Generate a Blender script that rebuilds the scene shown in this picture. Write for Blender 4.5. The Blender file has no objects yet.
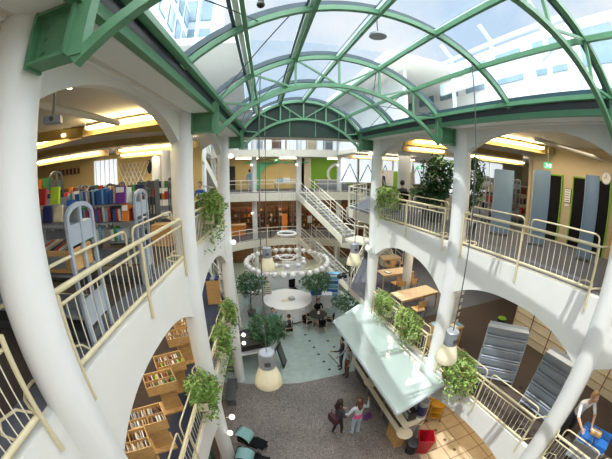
import bpy, math, random
from mathutils import Vector, Matrix
random.seed(7)
R = math.radians
PI = math.pi
scene = bpy.context.scene
col = scene.collection

# ------------------------------------------------------------------ materials
def _mat(name):
    m = bpy.data.materials.new(name); m.use_nodes = True
    return m, m.node_tree, m.node_tree.nodes['Principled BSDF']

def pmat(name, c, rough=.6, metal=0, var=.08, scale=6, bump=0, bscale=40, spec=.5):
    m, t, b = _mat(name)
    b.inputs['Roughness'].default_value = rough
    b.inputs['Metallic'].default_value = metal
    b.inputs['Specular IOR Level'].default_value = spec
    tc = t.nodes.new('ShaderNodeTexCoord')
    n = t.nodes.new('ShaderNodeTexNoise'); n.inputs['Scale'].default_value = scale; n.inputs['Detail'].default_value = 4
    t.links.new(tc.outputs['Object'], n.inputs['Vector'])
    r = t.nodes.new('ShaderNodeValToRGB')
    r.color_ramp.elements[0].position = .3; r.color_ramp.elements[1].position = .7
    r.color_ramp.elements[0].color = (*[max(0, x*(1-var)) for x in c], 1)
    r.color_ramp.elements[1].color = (*[min(1, x*(1+var)) for x in c], 1)
    t.links.new(n.outputs['Fac'], r.inputs['Fac']); t.links.new(r.outputs['Color'], b.inputs['Base Color'])
    if bump:
        n2 = t.nodes.new('ShaderNodeTexNoise'); n2.inputs['Scale'].default_value = bscale
        t.links.new(tc.outputs['Object'], n2.inputs['Vector'])
        bp = t.nodes.new('ShaderNodeBump'); bp.inputs['Strength'].default_value = bump; bp.inputs['Distance'].default_value = .01
        t.links.new(n2.outputs['Fac'], bp.inputs['Height']); t.links.new(bp.outputs['Normal'], b.inputs['Normal'])
    return m

def emat(name, c, s):
    m, t, b = _mat(name)
    b.inputs['Base Color'].default_value = (*c, 1)
    b.inputs['Emission Color'].default_value = (*c, 1); b.inputs['Emission Strength'].default_value = s
    return m

def glassmat(name, tint, gloss=.025, diff=0.0):
    m = bpy.data.materials.new(name); m.use_nodes = True
    t = m.node_tree; t.nodes.clear()
    o = t.nodes.new('ShaderNodeOutputMaterial')
    tr = t.nodes.new('ShaderNodeBsdfTransparent'); tr.inputs['Color'].default_value = (*tint, 1)
    gl = t.nodes.new('ShaderNodeBsdfGlossy'); gl.inputs['Roughness'].default_value = .03
    mx = t.nodes.new('ShaderNodeMixShader'); mx.inputs['Fac'].default_value = gloss
    t.links.new(tr.outputs[0], mx.inputs[1]); t.links.new(gl.outputs[0], mx.inputs[2])
    last = mx
    if diff:
        df = t.nodes.new('ShaderNodeBsdfDiffuse'); df.inputs['Color'].default_value = (.8, .85, .88, 1)
        mm = t.nodes.new('ShaderNodeMixShader'); mm.inputs['Fac'].default_value = diff
        t.links.new(last.outputs[0], mm.inputs[1]); t.links.new(df.outputs[0], mm.inputs[2]); last = mm
    t.links.new(last.outputs[0], o.inputs['Surface'])
    return m

def tilemat(name, c, grout, size=.6, rough=.35, offset=0, mortar=.012):
    m, t, b = _mat(name)
    b.inputs['Roughness'].default_value = rough
    tc = t.nodes.new('ShaderNodeTexCoord')
    br = t.nodes.new('ShaderNodeTexBrick'); br.offset = offset
    br.inputs['Scale'].default_value = 1; br.inputs['Brick Width'].default_value = size; br.inputs['Row Height'].default_value = size
    br.inputs['Mortar Size'].default_value = mortar; br.inputs['Mortar'].default_value = (*grout, 1)
    br.inputs['Color1'].default_value = (*[x*.95 for x in c], 1); br.inputs['Color2'].default_value = (*[min(1, x*1.05) for x in c], 1)
    t.links.new(tc.outputs['Object'], br.inputs['Vector'])
    n = t.nodes.new('ShaderNodeTexNoise'); n.inputs['Scale'].default_value = 3; n.inputs['Detail'].default_value = 6
    t.links.new(tc.outputs['Object'], n.inputs['Vector'])
    mx = t.nodes.new('ShaderNodeMixRGB'); mx.blend_type = 'OVERLAY'; mx.inputs['Fac'].default_value = .25
    t.links.new(br.outputs['Color'], mx.inputs[1]); t.links.new(n.outputs['Fac'], mx.inputs[2])
    t.links.new(mx.outputs[0], b.inputs['Base Color'])
    return m

def cobblemat():
    m, t, b = _mat('cobbles')
    b.inputs['Roughness'].default_value = .5
    tc = t.nodes.new('ShaderNodeTexCoord')
    v = t.nodes.new('ShaderNodeTexVoronoi'); v.feature = 'DISTANCE_TO_EDGE'; v.inputs['Scale'].default_value = 14
    v2 = t.nodes.new('ShaderNodeTexVoronoi'); v2.inputs['Scale'].default_value = 14
    n = t.nodes.new('ShaderNodeTexNoise'); n.inputs['Scale'].default_value = .7; n.inputs['Detail'].default_value = 5
    for x in (v, v2, n): t.links.new(tc.outputs['Object'], x.inputs['Vector'])
    r = t.nodes.new('ShaderNodeValToRGB'); r.color_ramp.elements[0].position = .02; r.color_ramp.elements[1].position = .14
    r.color_ramp.elements[0].color = (.5, .44, .4, 1); r.color_ramp.elements[1].color = (1, 1, 1, 1)
    t.links.new(v.outputs['Distance'], r.inputs['Fac'])
    r2 = t.nodes.new('ShaderNodeValToRGB')
    r2.color_ramp.elements[0].color = (.20, .175, .165, 1); r2.color_ramp.elements[1].color = (.29, .26, .245, 1)
    t.links.new(v2.outputs['Color'], r2.inputs['Fac'])
    mx = t.nodes.new('ShaderNodeMixRGB'); mx.blend_type = 'MULTIPLY'; mx.inputs['Fac'].default_value = 1
    t.links.new(r2.outputs['Color'], mx.inputs[1]); t.links.new(r.outputs['Color'], mx.inputs[2])
    m2 = t.nodes.new('ShaderNodeMixRGB'); m2.blend_type = 'OVERLAY'; m2.inputs['Fac'].default_value = .5
    t.links.new(mx.outputs[0], m2.inputs[1]); t.links.new(n.outputs['Fac'], m2.inputs[2])
    t.links.new(m2.outputs[0], b.inputs['Base Color'])
    bp = t.nodes.new('ShaderNodeBump'); bp.inputs['Strength'].default_value = .6; bp.inputs['Distance'].default_value = .01
    t.links.new(r.outputs['Color'], bp.inputs['Height']); t.links.new(bp.outputs['Normal'], b.inputs['Normal'])
    return m

def woodmat(name, c, var=.25):
    m, t, b = _mat(name)
    b.inputs['Roughness'].default_value = .42
    tc = t.nodes.new('ShaderNodeTexCoord'); mp = t.nodes.new('ShaderNodeMapping'); mp.inputs['Scale'].default_value = (3, 3, 22)
    n = t.nodes.new('ShaderNodeTexNoise'); n.inputs['Scale'].default_value = 2.2; n.inputs['Detail'].default_value = 5; n.inputs['Distortion'].default_value = 1.2
    t.links.new(tc.outputs['Object'], mp.inputs['Vector']); t.links.new(mp.outputs['Vector'], n.inputs['Vector'])
    r = t.nodes.new('ShaderNodeValToRGB')
    r.color_ramp.elements[0].position = .3; r.color_ramp.elements[1].position = .7
    r.color_ramp.elements[0].color = (*[x*(1-var) for x in c], 1); r.color_ramp.elements[1].color = (*[min(1, x*(1+var)) for x in c], 1)
    t.links.new(n.outputs['Fac'], r.inputs['Fac']); t.links.new(r.outputs['Color'], b.inputs['Base Color'])
    return m

M = {}
M['plaster'] = pmat('white_plaster', (.78, .79, .78), .7, var=.02, scale=2)
M['column'] = pmat('column_paint', (.80, .82, .83), .45, var=.015, scale=2)
M['cream'] = pmat('cream_enamel', (.66, .59, .39), .35, var=.03)
M['creamlight'] = pmat('pale_cream_paint', (.74, .71, .60), .5, var=.03)
M['ceil'] = pmat('ceiling_plaster', (.70, .66, .58), .85, var=.03, scale=1)
M['ochre'] = pmat('ochre_beam_paint', (.42, .30, .10), .6, var=.1)
M['tanwall'] = pmat('tan_wall_paint', (.58, .48, .32), .8, var=.04, scale=1)
M['yellow'] = pmat('warm_yellow_wall', (.72, .55, .24), .8, var=.06, scale=1)
M['green'] = pmat('green_steel_paint', (.115, .29, .165), .38, var=.06)
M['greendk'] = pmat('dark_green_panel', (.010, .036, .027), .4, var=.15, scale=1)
M['frame'] = pmat('dark_window_frame', (.035, .075, .10), .3, var=.1)
M['gasket'] = pmat('black_gasket', (.012, .015, .02), .5)
M['chalk'] = pmat('pale_grey_metal', (.42, .48, .57), .4, metal=.1, var=.04)
M['flangelit'] = pmat('sunlit_flange_green', (.66, .78, .70), .4, var=.03)  # pale tone stands in for sunlight on the purlin flanges
M['steel'] = pmat('grey_steel', (.34, .37, .42), .4, metal=.35, var=.06)
M['steeldk'] = pmat('dark_steel', (.12, .13, .14), .4, metal=.4)
M['carpetbr'] = pmat('brown_carpet', (.072, .054, .046), .95, var=.12, scale=30, bump=.3, bscale=300)
M['carpetbl'] = pmat('blue_carpet', (.042, .052, .092), .95, var=.12, scale=30, bump=.3, bscale=300)
M['carpetgy'] = pmat('grey_blue_carpet', (.125, .135, .17), .95, var=.1, scale=30)
M['cobble'] = cobblemat()
M['stone'] = tilemat('grey_green_stone', (.36, .44, .42), (.27, .33, .32), 1.0, .35, .5, .008)
M['tile'] = tilemat('beige_tile', (.56, .45, .31), (.26, .18, .11), .62, .3, 0, .02)
M['wood'] = woodmat('honey_beech', (.60, .36, .14))
M['woodlt'] = woodmat('pale_beech', (.72, .55, .36), .12)
M['wooddk'] = woodmat('dark_walnut', (.16, .08, .035))
M['white'] = pmat('white_laminate', (.82, .83, .84), .35, var=.02)
M['ivory'] = pmat('ivory_laminate', (.74, .68, .54), .4, var=.03)
M['black'] = pmat('black_plastic', (.018, .018, .02), .4)
M['blacksoft'] = pmat('black_cloth', (.012, .012, .014), .95, spec=.1)
M['red'] = pmat('red_plastic', (.42, .01, .025), .35)
M['blue'] = pmat('blue_plastic', (.02, .14, .48), .4)
M['teal'] = pmat('sea_green_cloth', (.22, .42, .42), .8, var=.05)
M['lime'] = pmat('lime_green_panel', (.20, .42, .03), .6, var=.04)
M['mint'] = pmat('mint_green_panel', (.10, .55, .25), .5, var=.05)
M['banner'] = pmat('slate_blue_banner', (.19, .29, .43), .7, var=.05, scale=2)
M['orange'] = pmat('orange_panel', (.75, .25, .04), .6, var=.1)
M['soil'] = pmat('dark_soil', (.05, .035, .025), .95)
M['bark'] = pmat('brown_bark', (.13, .09, .06), .9, var=.2)
M['leaf'] = pmat('fig_leaf', (.045, .13, .045), .45, var=.35, scale=5)
M['ivy'] = pmat('ivy_leaf', (.14, .27, .045), .5, var=.4, scale=7)
M['ivypale'] = pmat('sunlit_ivy_leaf', (.27, .39, .10), .5, var=.35, scale=7)  # lighter copy of the ivy, sunlight put into its colour
M['ivybrown'] = pmat('dry_ivy_leaf', (.26, .13, .05), .7, var=.3)
M['amber'] = pmat('amber_lacquered_wood', (.55, .30, .03), .4)
M['shade'] = pmat('cream_lamp_shade', (.86, .80, .58), .3, var=.03)
M['globe'] = emat('opal_glass_globe', (1, .95, .86), .8)
M['opal'] = pmat('unlit_opal_glass', (.80, .81, .83), .25, var=.02)
M['lampwarm'] = emat('warm_cove_lamp', (1, .78, .42), 11)
M['lampwhite'] = emat('tube_lamp', (1, .88, .66), 8)
M['exit'] = emat('green_exit_panel', (.02, .55, .2), .5)
M['exitwhite'] = emat('exit_pictogram_white', (.9, 1, .92), .8)
M['roofglass'] = glassmat('roof_glass', (.93, .97, 1.0))
M['clearglass'] = glassmat('clear_glass', (.95, .98, .98))
M['canopyglass'] = pmat('frosted_canopy_glass', (.52, .64, .64), .03, var=.02, scale=1, spec=1.0)
_b = M['canopyglass'].node_tree.nodes['Principled BSDF']; _b.inputs['IOR'].default_value = 2.1; _b.inputs['Coat Weight'].default_value = 1; _b.inputs['Coat Roughness'].default_value = .01; _b.inputs['Coat IOR'].default_value = 1.8
M['skin'] = pmat('skin', (.62, .38, .27), .6, var=.03)
M['hairdk'] = pmat('dark_brown_hair', (.035, .018, .012), .6, var=.3)
M['hairbr'] = pmat('auburn_brown_hair', (.13, .05, .028), .6, var=.3)
M['hairbl'] = pmat('sandy_hair', (.42, .25, .10), .6, var=.3)
M['denim'] = pmat('light_blue_denim', (.42, .56, .72), .9, var=.1)
M['palegy'] = pmat('pale_blue_grey_knit', (.55, .62, .70), .9, var=.05)
M['pink'] = pmat('hot_pink_cloth', (.85, .12, .36), .8)
M['purple'] = pmat('purple_leather', (.10, .03, .16), .5)
M['maroon'] = pmat('maroon_leather', (.075, .02, .035), .5)
M['greycloth'] = pmat('charcoal_cloth', (.06, .055, .07), .9)
M['facade'] = pmat('pale_blue_facade', (.55, .66, .74), .5, var=.05, scale=.5)
M['facadegl'] = pmat('blue_facade_glass', (.20, .30, .38), .15, var=.2, scale=.5)
M['facadewh'] = pmat('white_facade', (.80, .82, .82), .8, var=.03, scale=.5)
M['paper'] = pmat('white_paper', (.85, .84, .80), .8, var=.04)
M['dayglow'] = emat('daylight_window', (.86, .94, 1), .48)
BC = {'white': (.78, .76, .70), 'blue': (.03, .12, .38), 'teal': (.03, .36, .36), 'red': (.50, .04, .03), 'navy': (.02, .03, .12),
      'purple': (.16, .03, .28), 'green': (.06, .30, .08), 'orange': (.70, .22, .03), 'black': (.02, .02, .02), 'cream': (.62, .52, .34),
      'brown': (.14, .06, .03), 'sky blue': (.20, .45, .68), 'lime': (.45, .62, .04), 'grey': (.35, .36, .38)}
for k, v in BC.items(): M['bk_'+k] = pmat('book_cover_'+k.replace(' ', '_'), v, .5, var=.15, scale=12)

# ------------------------------------------------------------------ mesh builder
class MB:
    def __init__(s): s.v = []; s.f = []; s.m = []; s.cur = 0; s.mats = []
    def use(s, mat):
        if mat not in s.mats: s.mats.append(mat)
        s.cur = s.mats.index(mat); return s
    def add(s, vs, fs):
        b = len(s.v); s.v += [tuple(v) for v in vs]; s.f += [tuple(b+i for i in f) for f in fs]; s.m += [s.cur]*len(fs); return s
    def box(s, c, d, rz=0, rx=0):
        x, y, z = d[0]/2, d[1]/2, d[2]/2
        mt = Matrix.Rotation(rz, 3, 'Z') @ Matrix.Rotation(rx, 3, 'X')
        vs = [mt @ Vector((a*x, b*y, e*z)) + Vector(c) for a in (-1, 1) for b in (-1, 1) for e in (-1, 1)]
        return s.add(vs, [(0, 1, 3, 2), (4, 6, 7, 5), (0, 4, 5, 1), (2, 3, 7, 6), (0, 2, 6, 4), (1, 5, 7, 3)])
    def prism(s, poly, a, b, fn):
        """poly of 2-D points swept from parameter a to b by fn(p, t) -> 3-D point"""
        n = len(poly); vs = [fn(p, a) for p in poly] + [fn(p, b) for p in poly]
        fs = [tuple(range(n-1, -1, -1)), tuple(range(n, 2*n))] + [(i, (i+1) % n, n+(i+1) % n, n+i) for i in range(n)]
        return s.add(vs, fs)
    def slab(s, poly, z0, z1): return s.prism(poly, z0, z1, lambda p, t: (p[0], p[1], t))
    def tube(s, pts, r, n=8, closed=False, rs=None, flat=1):
        pts = [Vector(p) for p in pts]; N = len(pts); up = Vector((0, 0, 1)); base = len(s.v)
        prev = None
        for i, p in enumerate(pts):
            if closed: d = pts[(i+1) % N]-pts[i-1]
            else: d = pts[min(i+1, N-1)]-pts[max(i-1, 0)]
            d.normalize()
            if prev is None:
                a = d.cross(up)
                if a.length < .05: a = d.cross(Vector((1, 0, 0)))
            else: a = prev-d*prev.dot(d)
            a.normalize(); prev = a; b = d.cross(a)
            rr = rs[i] if rs else r
            for k in range(n):
                t = 2*PI*(k+.5)/n
                s.v.append(tuple(p+(a*math.cos(t)*flat+b*math.sin(t))*rr))
        rng = N if closed else N-1
        for i in range(rng):
            for k in range(n):
                j = (i+1) % N
                s.f.append((base+i*n+k, base+i*n+(k+1) % n, base+j*n+(k+1) % n, base+j*n+k)); s.m.append(s.cur)
        if not closed:
            s.f.append(tuple(base+k for k in range(n-1, -1, -1))); s.f.append(tuple(base+(N-1)*n+k for k in range(n))); s.m += [s.cur]*2
        return s
    def lathe(s, prof, c=(0, 0, 0), n=20, sx=1, sy=1):
        base = len(s.v); L = len(prof)
        for r, z in prof:
            for k in range(n):
                t = 2*PI*k/n; s.v.append((c[0]+r*sx*math.cos(t), c[1]+r*sy*math.sin(t), c[2]+z))
        for i in range(L-1):
            for k in range(n):
                s.f.append((base+i*n+k, base+i*n+(k+1) % n, base+(i+1)*n+(k+1) % n, base+(i+1)*n+k)); s.m.append(s.cur)
        s.f.append(tuple(base+k for k in range(n-1, -1, -1))); s.f.append(tuple(base+(L-1)*n+k for k in range(n))); s.m += [s.cur]*2
        return s
    def ball(s, c, r, n=10, sz=1, sx=1, sy=1):
        return s.lathe([(max(.001, r*math.sin(PI*i/n)), -r*sz*math.cos(PI*i/n)) for i in range(n+1)], c, n+2, sx, sy)
    def build(s, name, mat=None, parent=None, smooth=False, loc=None):
        me = bpy.data.meshes.new(name); me.from_pydata(s.v, [], s.f)
        if s.mats:
            for k in s.mats: me.materials.append(M[k])
            me.polygons.foreach_set('material_index', s.m)
        else: me.materials.append(M[mat])
        me.validate(); me.update()
        if smooth:
            me.polygons.foreach_set('use_smooth', [True]*len(me.polygons))
            try: me.set_sharp_from_angle(angle=R(40))
            except Exception: pass
        o = bpy.data.objects.new(name, me); col.objects.link(o)
        if parent: o.parent = parent
        if loc: o.location = loc
        return o

def tag(o, label, cat, group=None):
    o['label'] = label; o['category'] = cat
    if group: o['group'] = group
    return o
def thing(name, label, cat, loc=(0, 0, 0), rz=0, group=None):
    o = bpy.data.objects.new(name, None); col.objects.link(o); o.empty_display_size = .1
    o.location = loc; o.rotation_euler = (0, 0, rz)
    return tag(o, label, cat, group)
def struct(o): o['kind'] = 'structure'; return o
KIDS = {}
def children(o): return [c for c in col.objects if c.parent == o]
def dup(src, loc, rz=0, label=None, group=None, s=None):
    if src.name not in KIDS:
        KIDS[src.name] = [(k, children(k)) for k in children(src)]
    r = src.copy(); col.objects.link(r); r.location = loc; r.rotation_euler = (0, 0, rz)
    if s: r.scale = (s, s, s)
    if label: r['label'] = label
    if group: r['group'] = group
    for k, gs in KIDS[src.name]:
        c = k.copy(); col.objects.link(c); c.parent = r
        for g in gs:
            d = g.copy(); col.objects.link(d); d.parent = c
    return r

# ------------------------------------------------------------------ plan (metres; camera above X=-1.748, Y=0)
F1, F2, F3, F4 = 0.0, 3.12, 6.80, 9.93
EAVE = 9.62
YS = [-2.592, 1.497, 5.586, 9.675]
def half(y): return 3.646-.0951*y
def S(s, y, off, z): return (s*(half(y)-off), y, z)       # a point beside the column line, off = metres towards the hall
def lineang(s): return s*math.atan(.0951)                 # direction of the column line against the Y axis (rotation about Z)

# ------------------------------------------------------------------ ground
def flat(name, poly, z, mat, th=.12):
    return struct(MB().slab(poly, z-th, z).build(name, mat))
flat('floor', [(-3.4, -4), (2.95, -4), (2.75, 9.5), (-.2, 9.15), (-1.8, 9.25), (-3.0, 9.5), (-3.4, 9.5)], 0, 'cobble')
flat('floor', [(-3.0, 9.5), (-1.8, 9.25), (-.2, 9.15), (2.75, 9.5), (2.75, 26), (-15, 26), (-15, 9.5)], 0, 'stone')
flat('floor', [(2.95, -4), (12, -4), (12, 9.5), (2.75, 9.5)], 0, 'tile')
flat('floor', [(2.75, 9.5), (15, 9.5), (15, 26), (2.75, 26)], 0, 'stone')
flat('floor', [(-15, -4), (-3.4, -4), (-3.4, 9.5), (-15, 9.5)], 0, 'carpetbr')
# dark inset floor spots and a joint strip
for i in range(6):
    x = .72+.1*i; y = 12.9-.62*i
    tag(MB().lathe([(.07, 0), (.07, .006)], n=14).build('floor_light', 'black', loc=(x, y, .0)), 'small round dark floor light in the grey stone, left curved row', 'floor light', 'left row of floor lights')
for i in range(3):
    tag(MB().lathe([(.07, 0), (.07, .006)], n=14).build('floor_light', 'black', loc=(1.75+.16*i, 12.1-.62*i, 0)), 'small round dark floor light in the grey stone near the canopy', 'floor light', 'right row of floor lights')
for i, (x, y) in enumerate([(3.45, 5.75), (3.55, 5.2), (3.63, 4.65), (3.7, 4.1), (3.76, 3.55)]):
    tag(MB().lathe([(.065, 0), (.065, .006)], n=14).build('floor_light', 'wooddk', loc=(x+.35, y-.1, 0)), 'round brown floor light sunk in the beige tiles', 'floor light', 'row of floor lights in the beige tiles')
tag(MB().box((0, 0, .006), (.05, 1.15, .012)).build('drain_cover', 'steeldk', loc=(1.62, 10.4, 0)), 'thin dark slot drain in the grey stone floor', 'drain')
bpy.data.objects['drain_cover'].rotation_euler.z = R(14)

# ------------------------------------------------------------------ columns
def column(x, y, z0, z1, r=.235, rings=()):
    m = MB().use('column').lathe([(r, z0), (r, z1)], (0, 0, 0), 32)
    for z in rings: m.lathe([(r+.004, z-.015), (r+.012, z), (r+.004, z+.015)], (0, 0, 0), 32)
    return struct(m.build('column', smooth=True, loc=(x, y, 0)))
for s in (-1, 1):
    for y in YS:
        cx, cy = {(-1, 1.497): (-3.45, 1.545), (1, 1.497): (3.52, 1.42), (1, 5.586): (3.17, 5.53), (-1, 9.675): (-2.69, 9.675)}.get((s, y), (s*half(y), y))
        column(cx, cy, 0, EAVE+.02, .205 if y > 9 else .22, rings=(5.45, 8.5) if y > 9 else ())
for x in (-4.68, -1.55, 1.94, 5.24, 8.4): column(x, 22.3, 0, 13.2, .2, (5.2, 8.9))
column(-4.3, 15.0, 0, 13.2, .2); column(6.4, 14.0, F3, EAVE, .36); column(4.75, 10.3, F2, 6.4, .2)
column(-5.2, 11.4, F3, EAVE, .2); column(-5.9, 12.2, F3, EAVE, .2)

# ------------------------------------------------------------------ arched fascia beams between the columns
def fascia(s, ya, yb, ztop, apex, spring, o0=.04, o1=-.2, pw=2.4):
    n = 26; pts = []
    for i in range(n+1):
        t = i/n; pts.append((ya+(yb-ya)*t, spring+(apex-spring)*(1-abs(2*t-1)**pw)))
    poly = [(ya-.18, ztop), (ya-.18, spring-.05)] + pts + [(yb+.18, spring-.05), (yb+.18, ztop)]
    m = MB().prism(poly, o0, o1, lambda p, t: S(s, p[0], t, p[1]))
    return struct(m.build('beam', 'plaster'))
for s in (-1, 1):
    for i in range(3):
        ya, yb = YS[i]+.2, YS[i+1]-.2
        fascia(s, ya, yb, F2-.03, 2.33, 1.95)
        fascia(s, ya, yb, F3-.03, 6.02, 5.50 if i < 2 else 5.35)
        fascia(s, ya, yb, EAVE, 9.50, 9.02, .02, -.16)
        # moulding step along the ceiling arch
        m = MB().prism([(ya, EAVE-.035), (ya, EAVE), (yb, EAVE), (yb, EAVE-.035)], .02, .09, lambda p, t: S(s, p[0], t, p[1]))
        struct(m.build('trim', 'plaster'))
    # ceiling strip that runs from the arches to the gutter
    y0, y1 = -3.2, 10.1
    struct(MB().prism([(-.16, EAVE), (.57, EAVE), (.57, EAVE+.3), (-.16, EAVE+.3)], y0, y1, lambda p, t: S(s, t, p[0], p[1])).build('ceiling', 'ceil'))

# ------------------------------------------------------------------ gallery floors and ceilings
def sidepoly(s, y0, y1, off, xo): return [(s*(half(y0)-off), y0), (s*(half(y1)-off), y1), (s*xo, y1), (s*xo, y0)]
def slab(name, poly, ztop, th, mtop, mbot):
    m = MB().use(mbot).slab(poly, ztop-th, ztop-.012)
    m.use(mtop).slab(poly, ztop-.012, ztop)
    return struct(m.build(name))
# F2
slab('floor', [(-half(-4)-.06, -4), (-half(10.2)-.06, 10.2), (-4.6, 16), (-4.2, 20.4), (-15, 20.4), (-15, -4)], F2, .3, 'carpetbl', 'ceil')
struct(MB().slab([(-4.35, -4), (-3.75, 10), (-15, 10), (-15, -4)], F2, F2+.004).build('floor', 'carpetbr'))
slab('floor', [(half(-4)+.06, -4), (half(8.2)+.06, 8.2), (12, 8.2), (12, -4)], F2, .3, 'carpetbr', 'ceil')
slab('floor', [(half(8.2)+.04, 8.2), (2.6, 11.8), (5, 16), (7, 20.4), (15, 20.4), (15, 8.2)], F2, .3, 'carpetgy', 'ceil')
# F3
slab('floor', [(-half(-4)-.06, -4), (-half(10.2)-.06, 10.2), (-4.6, 16), (-4.2, 21), (-15, 21), (-15, -4)], F3, .42, 'carpetgy', 'ceil')
struct(MB().slab([(-4.40, -4), (-3.26, 8), (-15, 8), (-15, -4)], F3, F3+.004).build('floor', 'carpetbr'))
slab('floor', [(half(-4)+.06, -4), (half(12.2)+.06, 12.2), (5, 16), (7, 21), (15, 21), (15, -4)], F3, .42, 'carpetgy', 'ceil')
# ceilings over the third floor wings
for s in (-1, 1):
    poly = [(s*(half(-4)+.1), -4), (s*(half(10.2)+.1), 10.2), (s*4.6, 16), (s*4.6, 21), (s*15, 21), (s*15, -4)]
    struct(MB().slab(poly, EAVE+.02, EAVE+.3).build('ceiling', 'ceil'))
struct(MB().slab([(-2.9, 9.9), (2.9, 9.9), (4.6, 11.3), (-4.6, 11.3)], 9.66, 9.9).build('ceiling', 'ceil'))

# rotunda galleries at the back
CX, CY = .8, 15.6
def arcpts(r, a0, a1, n=20): return [(CX+r*math.cos(R(a0+(a1-a0)*i/n)), CY+r*math.sin(R(a0+(a1-a0)*i/n))) for i in range(n+1)]
m = MB().use('ceil').slab(arcpts(6.45, 40, 140)+[(-4.6, 26), (8, 26)], F2-.35, F2-.012)
m.use('carpetgy').slab(arcpts(6.5, 40, 140)+[(-4.6, 26), (8, 26)], F2-.012, F2)
struct(m.build('floor'))
arc = arcpts(6.45, 40, 140); arc2 = arcpts(6.33, 40, 140)
m = MB()
for i in range(len(arc)-1):
    m.add([(*arc[i], F2-.5), (*arc[i+1], F2-.5), (*arc[i+1], F2+.03), (*arc[i], F2+.03), (*arc2[i], F2-.5), (*arc2[i+1], F2-.5), (*arc2[i+1], F2+.03), (*arc2[i], F2+.03)],
          [(0, 1, 2, 3), (4, 7, 6, 5), (3, 2, 6, 7), (0, 4, 5, 1)])
struct(m.build('trim', 'creamlight'))
slab('floor', [(-6, 21.05), (9, 21.05), (9, 26), (-6, 26)], F3, .3, 'carpetgy', 'ceil')
struct(MB().box((1.5, 21.0, F3-.27), (15, .14, .6)).build('trim', 'creamlight'))
slab('floor', [(-12, 21.05), (12, 21.05), (12, 26), (-12, 26)], F4, .35, 'carpetgy', 'ceil')
struct(MB().box((0, 21.0, F4-.2), (24, .14, .52)).build('trim', 'creamlight'))
# walls round the building
W = {'left': ((-15, 11, 6.8), (.2, 30, 13.6)), 'right': ((15, 12, 6.8), (.2, 30, 13.6)), 'back': ((0, 26.1, 6.8), (30, .2, 13.6)), 'front': ((0, -4.1, 4.8), (30, .2, 9.7))}
for k, (c, d) in W.items(): struct(MB().box(c, d).build('wall_'+k, 'tanwall'))
# roof over the rotunda with a broad skylight
for c, d in [((-8.6, 18, 13.3), (12.8, 16.2, .3)), ((9.2, 18, 13.3), (11.6, 16.2, .3)), ((.6, 24.0, 13.3), (5.6, 4.2, .3))]:
    struct(MB().box(c, d).build('ceiling', 'facadewh'))
struct(MB().box((.6, 16.0, 13.35), (5.6, 11.8, .03)).build('window_9', 'roofglass'))
# wing walls above the third-floor ceiling, seen through the rotunda
for s in (-1, 1):
    struct(MB().box((s*4.75, 16, 11.6), (.2, 10, 3.4)).build('wall_upper', 'plaster'))
struct(MB().box((0, 9.95, 12.2), (9.4, .12, 2.1)).build('wall_gable', 'plaster')) if False else None

# ------------------------------------------------------------------ glazed barrel roof
def hw(y): return 2.985-.0955*y            # half width at the spring of the glazing
def arcxz(y, rise0, z0, grow=0, n=24, a0=0., a1=1.):
    w = hw(y)+grow; h = rise0+grow*.6; r = (w*w+h*h)/(2*h); th = math.asin(min(1, w/r)); zc = z0+h-r
    return [(r*math.sin(-th+2*th*(a0+(a1-a0)*i/n)), y, zc+r*math.cos(-th+2*th*(a0+(a1-a0)*i/n))) for i in range(n+1)]
TOPZ, TOPR, BOTZ, BOTR = 9.80, 1.05, 9.17, 1.05
ST = [YS[1]+(YS[2]-YS[1])*k/2 for k in range(-2, 5)]       # rib stations
def rectsweep(m, pts, w, h, normal_from=None):
    """rectangular bar along pts lying in an X-Z plane"""
    n = len(pts); b = len(m.v)
    for i, p in enumerate(pts):
        p = Vector(p); d = Vector(pts[min(i+1, n-1)])-Vector(pts[max(i-1, 0)]); d.normalize()
        nn = Vector((-d.z, 0, d.x)); y = Vector((0, 1, 0))
        for a, c in ((-1, -1), (1, -1), (1, 1), (-1, 1)): m.v.append(tuple(p+y*a*w/2+nn*c*h/2))
    for i in range(n-1):
        for k in range(4):
            m.f.append((b+i*4+k, b+i*4+(k+1) % 4, b+(i+1)*4+(k+1) % 4, b+(i+1)*4+k)); m.m.append(m.cur)
    m.f += [(b+3, b+2, b+1, b), (b+4*n-4, b+4*n-3, b+4*n-2, b+4*n-1)]; m.m += [m.cur]*2
    return m
where = ['behind the camera end of the hall', 'nearest bay above the viewer', 'over the middle of the hall', 'at the far dark green gable']
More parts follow.
